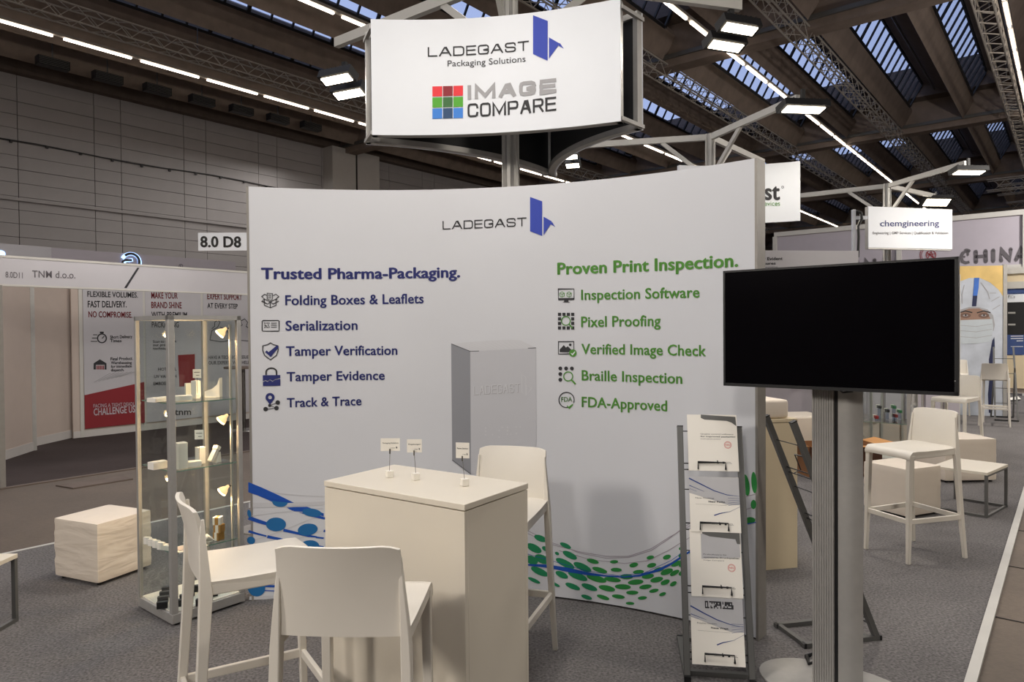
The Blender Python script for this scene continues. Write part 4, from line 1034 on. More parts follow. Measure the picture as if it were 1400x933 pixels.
# ================================================================== POUFS, LOW TABLES
def pouf(F0, R0, depth, h, label, wrinkle=.008, seed=1, name='upholstered_cube'):
    F0 = Vector((F0[0], F0[1], 0)); R0 = Vector((R0[0], R0[1], 0)); ux = (R0-F0); L = ux.length; rz = math.atan2(ux.y, ux.x)
    r = empty(name, F0, rz, label, 'pouf')
    bm = bmesh.new(); bmesh.ops.create_cube(bm, size=1)
    bmesh.ops.subdivide_edges(bm, edges=bm.edges[:], cuts=14, use_grid_fill=True)
    from mathutils import noise
    for v in bm.verts:
        c = v.co.copy(); k = [1-abs(abs(q)*2)**6*.0 for q in c]
        x, y, z = c.x*2, c.y*2, c.z*2
        # round edges
        rr = .06; q = Vector((x, y, z)); cl = Vector([max(-1+rr, min(1-rr, t)) for t in q]); dd = q-cl
        if dd.length > 1e-6: q = cl+dd.normalized()*rr*min(1, dd.length/rr)
        w = noise.noise(Vector((q.x*1.3+seed, q.y*1.3, q.z*5)))*wrinkle*(1-abs(q.z)**4)
        pp = Vector((q.x*L/2, q.y*depth/2, q.z*(h-.02)/2))
        nrm_ = Vector((x if abs(x) > .98 else 0, y if abs(y) > .98 else 0, 0))
        v.co = pp+nrm_*w+Vector((L/2, depth/2, h/2+.01))
    m = MB(); m.add([v.co.copy() for v in bm.verts], [tuple(v.index for v in f.verts) for f in bm.faces], True); bm.free()
    m.build('cover', 'wrink' if seed == 1 else 'leather', r)
    pts = [(.008, .008, h-.012), (L-.008, .008, h-.012), (L-.008, depth-.008, h-.012), (.008, depth-.008, h-.012)]
    MB().tube(pts, .004, 6, True).build('piping', 'leather', r)
    for x in (.04, L-.04):
        for y in (.04, depth-.04): MB().lathe([(.015, 0), (.015, .014)], (x, y, 0), 8).build('foot', 'black', r)
    return r
a = G(134, 803.5); b = G(208, 776.7)
pouf(a, b, .42, .40, 'white wrinkled upholstered cube on the carpet left of the lit showcase',  .005, 1)
a = G(1240, 711); b = G(1287, 703)
pouf(a, b, .42, .42, 'white upholstered cube directly behind the lone bar stool at right', .003, 3)
a = G(1292, 661); b = G(1363, 659.5)
pouf(a, b, .50, .45, 'white upholstered cube furthest right, behind the low table', .003, 5)
def low_table(C, rz, L, Wd, h, label):
    r = empty('low_table', (C[0], C[1], 0), rz, label, 'table')
    MB().box((L/2, Wd/2, h-.014), (L, Wd, .024)).build('tabletop', 'lam', r, .002)
    for x in (.012, L-.012):
        for y in (.012, Wd-.012): MB().box((x, y, (h-.026)/2+.01), (.022, .022, h-.046)).build('leg', 'steel', r)
        MB().box((x, Wd/2, .011), (.022, Wd, .02)).build('floor_rail', 'steel', r)
    for y in (.012, Wd-.012): MB().box((L/2, y, h-.034), (L-.05, .02, .014)).build('top_rail', 'steel', r)
    MB().box((L/2, .012, .011), (L-.046, .018, .016)).build('stretcher', 'steel', r)
    return r
c_ = G(26, 849)
low_table((c_.x-.62, c_.y-.44), 0, .62, .44, .38, 'low white table with grey steel sled legs, cut off by the left edge')
a = G(1350, 709.4)
low_table((a.x, a.y), math.atan2(.643, .765)*1.0, .56, .42, .385, 'low white table with steel frame in front of the upholstered cubes at right')

# ================================================================== BROCHURE RACKS
def rack(loc, rz, label, name='brochure_rack', W=.285, lean=.345, Hh=1.11, tiers=(.06, .335, .61, .885), Ls=.055):
    r = empty(name, loc, rz, label, 'brochure rack')
    P0 = Vector((0, 0, .02)); P1 = Vector((0, lean, Hh)); t = (P1-P0).normalized(); nn = Vector((0, -t.z, t.y))
    for sx in (-1, 1):
        x = Vector((sx*W/2, 0, 0)); MB().bar(P0+x, P1+x, .028, .030, nn).build('side_post', 'steel', r, .002)
        MB().bar(P1+x-t*.001, P1+x+t*.004, .029, .031, nn).build('post_cap', 'black', r)
        MB().bar((sx*W/2, -.02, .012), (sx*W/2, .42, .012), .028, .022).build('foot_bar', 'steel', r)
        for y in (-.02, .41): MB().box((sx*W/2, y, .012), (.03, .012, .024)).build('foot_cap', 'black', r)
    MB().bar((-W/2, .05, .012), (W/2, .05, .012), .026, .02).build('cross_bar', 'steel', r)
    MB().bar((-W/2, .40, .012), (W/2, .40, .012), .026, .02).build('cross_bar', 'steel', r)
    hs_ = []
    for s_ in tiers:
        o = P0+t*s_; hs_.append(o)
        m = MB(); f_ = nn*.045; dn = -t*.0
        m.tube([o+Vector((-W/2, 0, 0)), o+Vector((W/2, 0, 0))], .003, 6)
        m.tube([o+t*.03+Vector((-W/2, 0, 0)), o+t*.03+Vector((W/2, 0, 0))], .003, 6)
        m.tube([o+Vector((-.065, 0, 0)), o+f_+Vector((-.065, 0, 0)), o+f_+t*Ls+Vector((-.065, 0, 0)), o+f_+t*Ls+Vector((.065, 0, 0)), o+f_+Vector((.065, 0, 0)), o+Vector((.065, 0, 0))], .0028, 6)
        m.tube([o+t*.19+Vector((-W/2, 0, 0)), o+t*.19+Vector((W/2, 0, 0))], .0025, 6)
        m.build('wire_holder', 'wire', r)
    return r, P0, t, nn, hs_
lf = G(941, 934); rt_ = G(1020, 931)
cx, cy = (lf.x+rt_.x)/2, (lf.y+rt_.y)/2
rzr = math.radians(-9); cx += .010
RM = Matrix.Translation((cx, cy, 0)) @ Matrix.Rotation(rzr, 4, 'Z')
_P0 = Vector((0, 0, .02)); _t = (Vector((0, .345, 1.11))-_P0).normalized(); _n = Vector((0, -_t.z, _t.y))
_fr = Flat(RM @ (_P0+_n*.05), RM.to_3x3() @ Vector((1, 0, 0)), RM.to_3x3() @ _t)
TIERS = [_fr.inv(978, y)[1] for y in (906, 813, 725, 641.5)]
rk, P0, tt_, nn_, hs_ = rack((cx, cy, 0), rzr, 'leaning grey brochure rack holding four brochures before the curved wall\'s right end', W=(rt_-lf).length+.018, tiers=TIERS, Ls=.032)
RM = Matrix.Translation((cx, cy, 0)) @ Matrix.Rotation(rzr, 4, 'Z')
O_ = RM @ (P0+nn_*.030); fr0 = Flat(O_, RM.to_3x3() @ Vector((1, 0, 0)), RM.to_3x3() @ tt_)
specs = [((940.5, 567, 1008.5, 643.5), 'topmost'), ((943, 652, 1011.5, 727), 'second from the top'), ((944, 724, 1014, 815.5), 'third from the top'), ((945, 816, 1017, 908.5), 'lowest')]
for i, ((x0, y0, x1, y1), w) in enumerate(specs):
    fr = Flat(fr0.O+fr0.N*(.003*(3-i)), fr0.U, fr0.V)
    u0, v0 = fr.inv(x0+4, y1); u1, _ = fr.inv(x1, y1); _, v1 = fr.inv(x0, y0)
    u0 = fr.inv(x0, (y0+y1)/2)[0]; u1 = u0+.212 if 0 else fr.inv(x1, (y0+y1)/2)[0]
    c_ = fr.pt((u0+u1)/2, v0); r = empty('brochure', c_, 0, '', 'brochure', 'brochures in the leaning rack')
    r['label'] = w+' brochure in the rack, '+('white with pink stamp and dark photo corner', 'grey with a dark blue sweep', 'white with stamp below a grey band', 'blue sweep below a speckled strip')[i]
    worldpart(fbox(fr, u0, u1, v0, v1, 0, -.006).build('pages', 'card'), r)
    u = lambda a: u0+(u1-u0)*a
    v = lambda a: v0+(v1-v0)*a
    if i in (0, 2):
        d = Decal(fr, .0006)
        if i == 0: d.poly([(u(.28), v(1)), (u(.98), v(.965)), (u(.99), v(.80)), (u(.90), v(.86)), (u(.80), v(.89)), (u(.35), v(.91)), (u(.28), v(.94))])
        else: d.poly([(u(.25), v(.995)), (u(.99), v(.995)), (u(.99), v(.80)), (u(.93), v(.80)), (u(.90), v(.87)), (u(.4), v(.90)), (u(.25), v(.94))])
        worldpart(d.build('cover_photo', 'steel'), r)
        if i == 2: d = Decal(fr, .0005); d.poly([(u(.22), v(.94)), (u(.98), v(.86)), (u(.98), v(.60)), (u(.22), v(.56))]); worldpart(d.build('grey_band', 'silv'), r)
        ty = .64 if i == 0 else .62
        d = Decal(fr, .0009); T = (('Quality control software', 'for improved packaging', 'components') if i == 0 else ('Prüfsoftware für', 'optimierte Druckqualität', 'Image Compare'))
        d.utext(T[0], u(.26), u(.92 if i == 0 else .72), v(ty), .0055); d.utext(T[1], u(.26), u(.96), v(ty-.045), .006, .02); d.utext(T[2], u(.26), u(.66), v(ty-.085), .0045)
        worldpart(d.build('cover_lettering', 'ink'), r)
        d = Decal(fr, .0009); uc, vc = u(.80), v(ty-.18); R_ = .0165
        d.line([(uc+R_*math.cos(k*.314), vc+R_*math.sin(k*.314)) for k in range(20)], .002, True); d.line([(uc+R_*.8*math.cos(k*.314), vc+R_*.8*math.sin(k*.314)) for k in range(20)], .001, True)
        d.utext('NEU', uc-.011, uc+.011, vc-.003, .007, .02); worldpart(d.build('stamp', 'stamp'), r)
    else:
        d = Decal(fr, .0005); d.poly([(u(0), v(1)), (u(1), v(.995)), (u(1), v(.50)), (u(.75), v(.50)), (u(0), v(.70))]); worldpart(d.build('grey_band', 'silv'), r)
        if i == 3:
            d = Decal(fr, .0009)
            rn = random.Random(4)
            for k in range(26):
                for j in range(5):
                    if rn.random() < .55: a_, b_ = .28+k*.021, .945-j*.022; d.poly([(u(a_), v(b_)), (u(a_+.021), v(b_)), (u(a_+.021), v(b_-.022)), (u(a_), v(b_-.022))])
            worldpart(d.build('speckled_strip', 'ink'), r)
        d = Decal(fr, .0012)
        d.line([(u(0), v(.97 if i == 1 else .86)), (u(.25), v(.86 if i == 1 else .76)), (u(.5), v(.75 if i == 1 else .67)), (u(.75), v(.68 if i == 1 else .61)), (u(1), v(.66 if i == 1 else .58))], [.006, .005, .004, .003, .001])
        d.line([(u(0), v(.84 if i == 1 else .74)), (u(.3), v(.73 if i == 1 else .66))], [.003, .001]); d.line([(u(.0), v(.78 if i == 1 else .70)), (u(.15), v(.73 if i == 1 else .67))], .0012)
        for k in range(4): d.line([(u(.77), v(.62-.045*k)), (u(1), v(.62-.03*k))], .0012)
        d.line([(u(.48), v(.30)), (u(.60), v(.34)), (u(.80), v(.38)), (u(1), v(.47))], [.005, .004, .0012, .001]); worldpart(d.build('blue_sweep', 'swoosh'), r)
        d = Decal(fr, .0009); T = ('New Thinking.', 'New Paths.') if i == 1 else ('Frisches Denken.', 'Neue Wege.')
        d.utext(T[0], u(.12), u(.5), v(.60), .006); d.utext(T[1], u(.38), u(.72), v(.535), .0075, .03); d.line([(u(.12), v(.50)), (u(.74), v(.485))], .0006); worldpart(d.build('cover_lettering', 'ink'), r)
    d = Decal(fr, .0009); d.utext('LADEGAST', u(.42), u(.55), v(.135), .003); d.poly([(u(.57), v(.13)), (u(.61), v(.13)), (u(.60), v(.16)), (u(.585), v(.185)), (u(.57), v(.185))])
    d.poly([(u(.68), v(.13)), (u(.72), v(.13)), (u(.72), v(.165)), (u(.68), v(.165))]); d.utext('IMAGE', u(.74), u(.84), v(.15), .003); d.utext('COMPARE', u(.74), u(.86), v(.13), .003); worldpart(d.build('cover_logos', 'ink'), r)
# second rack, empty, seen from its side behind the screen column
lead = Vector((-.98, -.20, 0)); rz2 = math.atan2(-lead.x, lead.y)
rack((1.83, 3.66, 0), rz2, 'empty leaning brochure rack seen from the side behind the screen column', lean=.47, Hh=1.135, W=.24, Ls=.09)

# ================================================================== SCREEN ON COLUMN
TD = Vector((.782, -.623, 0)); TN = Vector((-.623, -.782, 0)); TR = math.atan2(TD.y, TD.x)
PC = Vector((1.435, 3.06, 0))
cl_ = empty('screen_column', PC, TR, 'broad ribbed aluminium column on an oval base holding the black screen', 'screen stand')
MB().lathe([(1, 0), (1, .008), (.9, .014), (.2, .018)], (0, .0, 0), 40, .34, .225).build('oval_base', 'alu', cl_)
# column faces the camera side: left half fluted, right half a smooth curved profile
fa = math.atan2(-1.435, 3.06)+math.pi*0  # facing direction
cr = Matrix.Rotation(fa-TR+math.radians(0), 3, 'Z')
Hc = 1.60
m = MB(); sec = [(-.104, -.03)]
for k in range(9): x = -.104+.088*k/9; sec += [(x+.001, -.036), (x+.007, -.036), (x+.0085, -.033), (x+.0095, -.033)]
sec += [(-.014, -.03), (-.014, .05), (-.104, .05)]
m.prism(sec, .018, Hc); m.v = [tuple(cr @ Vector(v)) for v in m.v]; m.build('fluted_profile', 'alu', cl_)
m = MB(); m.box((-.007, 0, (Hc+.018)/2), (.014, .05, Hc-.018)); m.v = [tuple(cr @ Vector(v)) for v in m.v]; m.build('centre_groove', 'black', cl_)
m = MB(); sec = [(0, .05)]+[(.0+.098*k/10, -.026-.012*math.sin(math.pi*k/10)) for k in range(11)]+[(.098, .05)]
m.prism(sec, .018, Hc); m.v = [tuple(cr @ Vector(v)) for v in m.v]; m.build('smooth_profile', 'alu', cl_)
MB().box((0, -.085, 1.60), (.30, .05, .30)).build('screen_mount', 'black', cl_)
# television
h0 = 450.1
dl = 3.21; A = AT(988.5, 370.5, dl); 
# plane through A along TD
FT = Flat(A, TD); FT.N = FT.U.cross(FT.V)
uR, vRt = FT.inv(1310.5, 351); _, vRb = FT.inv(1309.5, 542); _, vLb = FT.inv(989.5, 527.5)
vb_ = (vRb+vLb)/2; vt_ = (vRt+0)/2
tv = empty('television', FT.pt(uR/2, vb_, -.03), 0, 'large switched-off black flat screen mounted on the aluminium column', 'television')
worldpart(fbox(FT, 0, uR, vb_, vt_, -.004, -.04).build('casing', 'black'), tv)
bz = .009
for (a0, a1, b0, b1) in ((0, uR, vb_, vb_+.014), (0, uR, vt_-bz, vt_), (0, bz, vb_, vt_), (uR-bz*1.4, uR, vb_, vt_)): worldpart(fbox(FT, a0, a1, b0, b1, .0, -.004).build('bezel', 'black'), tv)
worldpart(fbox(FT, bz, uR-bz, vb_+.014, vt_-bz, -.0015, -.004).build('screen_glass', 'screen'), tv)
worldpart(fbox(FT, uR-.012, uR-.009, vb_+.055, vb_+.059, .001, -.002).build('standby_light', 'alul'), tv)
worldpart(fbox(FT, .25*uR, .75*uR, vb_+.1, vt_-.08, -.04, -.058).build('rear_box', 'black'), tv)
p = [G(1122, 905, .006), G(1112, 893, .03), G(1103, 895, .012), G(1100, 905, .008), G(1108, 912, .024)]
o = MB().tube([G(1178, 900, .008), G(1140, 896, .03), G(1112, 894, .03), G(1103, 898, .01), G(1106, 908, .022), G(1118, 904, .03)], .006, 8).build('power_cable', 'black'); tag(o, 'short black cable curling behind the oval base of the screen column', 'cable')
o = MB().tube([FT.pt(uR*.50, vb_+.02, -.05), FT.pt(uR*.54, vb_-.012, -.07), FT.pt(uR*.58, vb_-.006, -.07), FT.pt(uR*.60, vb_+.02, -.05)], .004, 8).build('screen_cable', 'black'); tag(o, 'black cable loop just under the lower edge of the screen', 'cable')

# ================================================================== BOOTH ACROSS THE AISLE (left)
bo = empty('booth_across_aisle', HW(2, 10, 0), 0, 'white booth across the aisle with grey fascia board and printed wall banners', 'booth')
FF = Flat(HW(-3.5, 8.76), DV)      # front fascia plane, u along hall axis
FF.N = FF.U.cross(FF.V)
worldpart(fbox(FF, 0, 12.5, 2.135, 2.415, 0, -.04).build('fascia_board', 'boothg'), bo)
for z0, z1 in ((2.115, 2.135), (2.415, 2.44)): worldpart(fbox(FF, 0, 12.5, z0, z1, .004, -.045).build('fascia_rail', 'alul'), bo)
d = Decal(FF, .003); d.text('8.0D11', (7.5, 379.5), (31, 380.8), 371.5, .0); worldpart(d.build('stand_number', 'grey2'), bo); d = Decal(FF, .003); d.text('TNM d.o.o.', (44, 379.6), (103, 380.8), 370, .003); d.build('fascia_lettering', 'grey2', None); 
o = COL.objects['fascia_lettering']; worldpart(o, bo)
d = Decal(FF, .003); d.ppoly([(187.5, 366.2), (190.5, 366.3), (173, 394.2), (169.5, 394)]); worldpart(d.build('fascia_stroke', 'ink'), bo)
# angled side walls, measured on the floor
def wall_seg(a, b, h, nm, material, z0=.0, th=.04):
    fr = Flat(Vector((a.x, a.y, 0)), Vector((b.x-a.x, b.y-a.y, 0))); L_ = math.hypot(b.x-a.x, b.y-a.y)
    worldpart(fbox(fr, 0, L_, z0, h, 0, -th).build(nm, material), bo); return fr, L_
def post(p, h, w=.05, mt='alu', par=None): worldpart(MB().box((p.x, p.y, h/2), (w, w, h), HA).build('booth_post', mt), par or bo)
a1, a2 = G(7, 629), G(45, 616.5); a3, a4 = G(49, 610), G(111, 596)
wall_seg(a1, a2, 2.42, 'side_wall_panel', 'boothw'); fr, L_ = wall_seg(a1, a2, .12, 'baseboard', 'tile', 0, -.01)
wall_seg(a3, a4, 2.42, 'side_wall_panel', 'boothw'); wall_seg(a3, a4, .12, 'baseboard', 'tile', 0, -.01)
post(G(3.5, 667), 2.12, .05, 'alud'); post(G(47, 616), 2.42, .05); post(G(111, 597.5), 2.42, .04)
post(HW(5.9, 8.8), 2.12)
PB = 11.95
FB = Flat(HW(4.05, PB), DV); FB.N = FB.U.cross(FB.V)
worldpart(fbox(FB, 0, 6.5, 0, 2.42, 0, -.04).build('back_wall', 'boothw'), bo)
worldpart(fbox(FB, 0, 6.5, 0, .10, .012, 0).build('baseboard', 'tile'), bo)
for px in (110.5, 197, 276): u_, _ = FB.inv(px, 480); worldpart(fbox(FB, u_-.025, u_+.025, 0, 2.42, .018, -.01).build('wall_post', 'alul'), bo)
c4 = lambda x, y: (x*.3217, 330+y*.3217)
def banner(x0, x1, lb):
    u0, _ = FB.inv(x0, 480); u1, _ = FB.inv(x1, 480)
    r = empty('wall_banner', FB.pt((u0+u1)/2, .13, .02), 0, lb, 'banner', 'printed banners on the booth back wall')
    worldpart(fbox(FB, u0, u1, .13, 2.40, .024, .019).build('banner_sheet', 'boothg'), r); return r, u0, u1
FBb = Flat(FB.pt(0, 0, .026), DV); FBb.N = FBb.U.cross(FBb.V)
def bd(r, fn, mt, nm='banner_lettering', w=.002):
    d = Decal(FBb, w); fn(d); worldpart(d.build(nm, mt), r)
r, u0, u1 = banner(113.5, 195.5, 'grey and red banner nearest the side walls, headed FLEXIBLE VOLUMES')
bd(r, lambda d: [d.text(s, c4(*l), c4(*q), c4(0, t)[1], .02) for s, l, q, t in (('FLEXIBLE VOLUMES.', (371, 236), (586, 240), 213), ('FAST DELIVERY.', (373, 281), (538, 281), 254),
   ('Short Delivery', (468, 414), (562, 411), 401), ('Times', (468, 429), (516, 429), 417), ('Final Product', (470, 507), (562, 504), 494), ('Warehousing', (471, 522), (560, 522), 510), ('for immediate', (471, 538), (560, 536), 527), ('dispatch.', (471, 553), (528, 552), 542))]+
   [d.pring(139.3, 462.8, 6, 1.6, 20), d.pline([(139.3, 463), (142.5, 460)], 1.2), d.ppoly([(136.5, 453.7), (141.8, 453.7), (141.8, 456), (136.5, 456)])]+[d.pline([(124+k*1.6, 467-k*4.5), (133, 467-k*4.5)], 1) for k in range(3)]+
   [d.ppoly([(128, 497), (136.5, 491.5), (145.5, 497), (145.5, 505.5), (143, 505.5), (143, 499), (131, 499), (131, 505.5), (128, 505.5)])], 'ink')
bd(r, lambda d: [d.text('NO COMPROMISE.', c4(376, 323), c4(562, 325), c4(0, 298)[1], .02)]+[d.ppoly([(132+k*2.2, 500), (133.4+k*2.2, 500), (133.4+k*2.2, 505.5), (132+k*2.2, 505.5)]) for k in range(5)], 'red')
bd(r, lambda d: d.poly([(u0, .13), (u1, .13), (u1, FB.inv(195, 522.5)[1]), (u0, FB.inv(114, 540.5)[1])]), 'red', 'red_field', .0012)
bd(r, lambda d: [d.text('FACING A TIGHT DEADLINE?', c4(397, 708), c4(600, 697), c4(0, 693)[1], .01), d.text('CHALLENGE US.', c4(398, 741), c4(579, 727), c4(0, 712)[1], .02)], 'signw')
bd(r, lambda d: [d.pline([c4(400+k*18, 600-k*4), c4(470+k*18, 560-k*1)], .8) for k in range(7)], 'inkg', 'grey_sketch')
r, u0, u1 = banner(198.5, 274.5, 'middle banner behind the showcase, headed MAKE YOUR BRAND SHINE')
bd(r, lambda d: [d.text(s, c4(*l), c4(*q), c4(0, t)[1], .02) for s, l, q, t in (('MAKE YOUR', (643, 243), (755, 244), 217), ('BRAND SHINE', (643, 284), (772, 285), 258))]+[d.ppoly([c4(756, 484), c4(828, 480), c4(828, 614), c4(762, 618)])], 'red')
bd(r, lambda d: [d.text(s, c4(*l), c4(*q), c4(0, t)[1], .015) for s, l, q, t in (('WITH PREMIUM', (643, 325), (795, 326), 300), ('PACKAGING', (645, 366), (760, 366), 343), ('Scan to explore', (650, 432), (750, 430), 421), ('our premium', (650, 446), (740, 445), 436), ('techniques', (650, 461), (730, 460), 451),
   ('HOT FOIL', (672, 551), (750, 549), 538), ('UV VARNISH', (655, 582), (750, 580), 569), ('EMBOSSING', (652, 612), (740, 610), 599), ('tnm', (742, 739), (812, 738), 712))], 'ink')
r, u0, u1 = banner(277.5, 372, 'right-hand banner half hidden by the curved wall, headed EXPERT SUPPORT')
bd(r, lambda d: d.text('EXPERT SUPPORT', c4(881, 246), c4(1028, 250), c4(0, 222)[1], .02), 'red')
bd(r, lambda d: [d.text('AT EVERY STEP', c4(881, 284), c4(1010, 287), c4(0, 263)[1], .02), d.text('HAVE A TECHNICAL ISSUE?', c4(886, 501), c4(1060, 499), c4(0, 487)[1], .01), d.text('OUR EXPERTS WILL HELP', c4(886, 524), c4(1060, 522), c4(0, 510)[1], .01),
   d.pline([c4(*q) for q in ((892, 420), (900, 380), (925, 365), (935, 345), (925, 335), (912, 345), (912, 362), (900, 372))], .9), d.pline([c4(*q) for q in ((935, 365), (965, 380), (985, 420), (940, 428), (892, 420))], .9),
   d.pline([c4(*q) for q in ((1000, 420), (1005, 375), (1030, 355), (1022, 340), (1040, 330), (1052, 345), (1046, 362), (1070, 380))], .9), d.pline([c4(*q) for q in ((1000, 420), (1070, 425))], .9)], 'ink')
# furniture in that booth
p = HW(6.1, 10.6); r = empty('round_bar_table', p, 0, 'dark round bar table on a chrome foot seen through the showcase', 'table')
MB().lathe([(.3, 1.02), (.3, 1.05)], (0, 0, 0), 28).build('tabletop', 'roofd', r); MB().lathe([(.03, .02), (.03, 1.02)], (0, 0, 0), 14).build('column', 'chrome', r); MB().lathe([(.22, 0), (.21, .012), (.04, .03)], (0, 0, 0), 28).build('foot', 'chrome', r)
p = HW(7.0, 10.6); r = empty('black_shell_chair', p, HA+2.4, 'black shell chair with thin legs behind the right side of the showcase', 'chair')
m = MB(); secs = []
for k in range(9):
    a_ = math.pi*k/8; secs.append([(.26*math.cos(a_), .22*math.sin(a_), .46), (.30*math.cos(a_), .27*math.sin(a_), .80-.12*abs(math.cos(a_))), (.28*math.cos(a_), .25*math.sin(a_), .80-.12*abs(math.cos(a_))), (.24*math.cos(a_), .20*math.sin(a_), .46)])
m.loft(secs, True, True).build('shell_back', 'black', r); MB().rbox((0, -.02, .45), (.48, .44, .06), .02).build('seat', 'black', r)
for sx in (-1, 1):
    for sy in (-1, 1): MB().bar((sx*.16, sy*.14, .43), (sx*.25, sy*.22, 0), .018, .018).build('leg', 'steel', r)
# backlit company wall behind
bw = empty('backlit_logo_wall', HW(3, 15, 0), 0, 'grey wall behind the fascia with a backlit round company mark', 'wall')
FL = Flat(HW(-2, 15), DV); FL.N = FL.U.cross(FL.V)
uE, vE = FL.inv(322, 362); _, vT = FL.inv(100, 341)
worldpart(fbox(FL, 0, uE, 0, vT, 0, -.3).build('wall_board', 'lav'), bw)
worldpart(fbox(FL, 0, FL.inv(70, 350)[0], 1.5, vT+.005, .012, .001).build('wall_board', 'boothg'), bw)
FLb = Flat(FL.pt(0, 0, .05), DV); FLb.N = FLb.U.cross(FLb.V)
d = Decal(FL, .02); d.pring(178, 360, 12.8, 4.6, 28, -150, 60); d.pline([(164, 368), (170, 357), (181, 355.5)], 4.4); d.pell(0, 347.5, 7, 5); worldpart(d.build('halo_light', 'halo'), bw)
d = Decal(FLb, .004); d.pring(178.5, 359, 12, 3.4, 28, -130, 60); d.pline([(164.5, 368), (168, 357.5), (171, 355.8), (180.5, 355.8)], 3.0); d.pline([(172, 366), (175, 359.5)], 3); worldpart(d.build('round_mark', 'black'), bw)
d = Decal(FLb, .004); d.pring(247.2, 364, 2.6, .6, 14); d.text('R', (246, 365.3), (248.6, 365.3), 362.6, .0); worldpart(d.build('registered_mark', 'ink'), bw)

# ================================================================== RIGHT: NEIGHBOURING EXHIBITORS
a = G(1091, 776.5); b = G(1030, 782)
u_ = Vector((a.x-b.x, a.y-b.y)).normalized(); n_ = Vector((-u_.y, u_.x)); a_ = Vector((a.x, a.y))
counter('cream_counter', [a_-u_*.60, a_, a_+n_*.42, a_-u_*.60+n_*.42], 1.0, 'cream laminate counter partly hidden behind the curved wall\'s right edge', 'cream')
pp = a_-u_*.30+n_*.2
r = empty('white_cushion_block', (pp.x, pp.y, 1.001), math.atan2(u_.y, u_.x), 'soft white block lying on top of the cream counter', 'cushion')
MB().rbox((0, 0, .062), (.50, .36, .124), .02).build('cover', 'leather', r)
r = empty('folded_paper', (pp.x-.02, pp.y, 1.126), .4, 'white folded paper propped on the soft white block', 'paper')
MB().prism([(-.12, 0), (.13, 0), (-.02, .07)], -.06, .06, 'y').build('sheet', 'card', r)
c_ = AT(1098, 590, 8.35)
r = empty('white_cabinet', (c_.x-.14, c_.y, 0), .12, 'low white cabinet behind the cream counter, left of the screen column', 'cabinet')
MB().rbox((0, 0, .29), (.70, .5, .56), .03).build('cabinet_body', 'leather', r); MB().box((0, 0, .005), (.6, .48, .01)).build('plinth', 'concd', r)
c_ = AT(1143, 640, 7.65); 
r = empty('cardboard_box', (c_.x, c_.y, 0), .05, 'open brown cardboard box on the floor behind the screen column', 'box')
hb = .33
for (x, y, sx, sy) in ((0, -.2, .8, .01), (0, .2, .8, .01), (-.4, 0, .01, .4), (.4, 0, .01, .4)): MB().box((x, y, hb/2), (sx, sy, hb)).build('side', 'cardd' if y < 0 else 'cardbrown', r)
MB().box((0, 0, .01), (.78, .38, .01)).build('bottom', 'cardbrown', r)
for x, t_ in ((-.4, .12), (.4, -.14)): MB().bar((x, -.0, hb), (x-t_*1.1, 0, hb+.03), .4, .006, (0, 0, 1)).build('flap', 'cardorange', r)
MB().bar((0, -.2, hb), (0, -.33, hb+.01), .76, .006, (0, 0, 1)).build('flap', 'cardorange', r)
s2 = G(1213, 668)
showcase((s2.x+.83, s2.y+1.05, 0), HA, .52, 1.75, (.98, .485), 'second glass showcase with red and green samples, behind the screen', False)
RS = Matrix.Translation((s2.x-.1, s2.y+.1, 0)) @ Matrix.Rotation(HA, 4, 'Z')
n_ = 0
ordl = ('first', 'second', 'third', 'fourth', 'fifth', 'sixth')
for zi, (z, cols_) in enumerate(((.62, ('redp', 'redp', 'greenp')), (.98, ('black', 'greenp', 'black')))):
    pass
for i, (px, py, mtn, wd_) in enumerate(((1198, 573, 'redp', 'dark red, low in front'), (1202, 559, 'black', 'black, upper left'), (1213, 564, 'black', 'black, centre'), (1222, 559, 'greenp', 'green, upper right'), (1224, 571, 'redp', 'red, right'), (1230, 565, 'greenp', 'small green, far right'))):
    q = G(px, py, .0) if 0 else AT(px, py, 8.32+.09*(i % 3))
    z = .486
    r = empty('sample_tube', (q.x, q.y, z+.001), HA+.4, wd_+' sample tube with a white cap in the second showcase', 'sample', 'sample tubes in the second showcase')
    dz = max(0, q.z-z)
    MB().bar((-.05, 0, .02+dz), (.05, 0, .02+dz), .034, .034).build('tube_body', mtn, r); MB().bar((.05, 0, .02+dz), (.095, 0, .02+dz), .04, .04).build('cap', 'card', r); MB().box((0, 0, dz/2), (.03, .03, dz+.005)).build('stand', 'pane', r)
# backdrop walls behind the screen and to its right
def board(name, pa, pb, z0, z1, label, mt, th=.05, cat='wall panel'):
    pa = Vector((pa.x, pa.y, 0)); pb = Vector((pb.x, pb.y, 0)); fr = Flat(pa, pb-pa); r = empty(name, (pa+pb)/2, 0, label, cat); L_ = (pb-pa).length
    worldpart(fbox(fr, 0, L_, z0, z1, 0, -th).build('board', mt), r)
    for u_ in (0, L_-.04): worldpart(fbox(fr, u_, u_+.04, 0, z1, .01, -th-.01).build('edge_profile', 'alul'), r)
    return r, fr, L_
zt = 1.6+(449-342)/950*9.2
r, fr, L_ = board('display_board', AT(1040, 450, 9.2), AT(1173, 450, 9.35), .02, zt, 'grey-white display board above the screen, lettered r Evident sures', 'lav', .05, 'display board')
worldpart(fbox(fr, 0, L_, 2.2, zt, .012, 0).build('header', 'boothg'), r)
FR2 = Flat(fr.pt(0, 0, .012), fr.U)
d = Decal(FR2, .003); d.text('r Evident', (1044, 356.3), (1070, 355.6), 352.2, .03); d.text('sures', (1044, 362.2), (1060.5, 361.8), 358.6, .03); d.text('innovation', (1044, 367), (1063, 366.6), 364.2); worldpart(d.build('header_lettering', 'ink'), r)
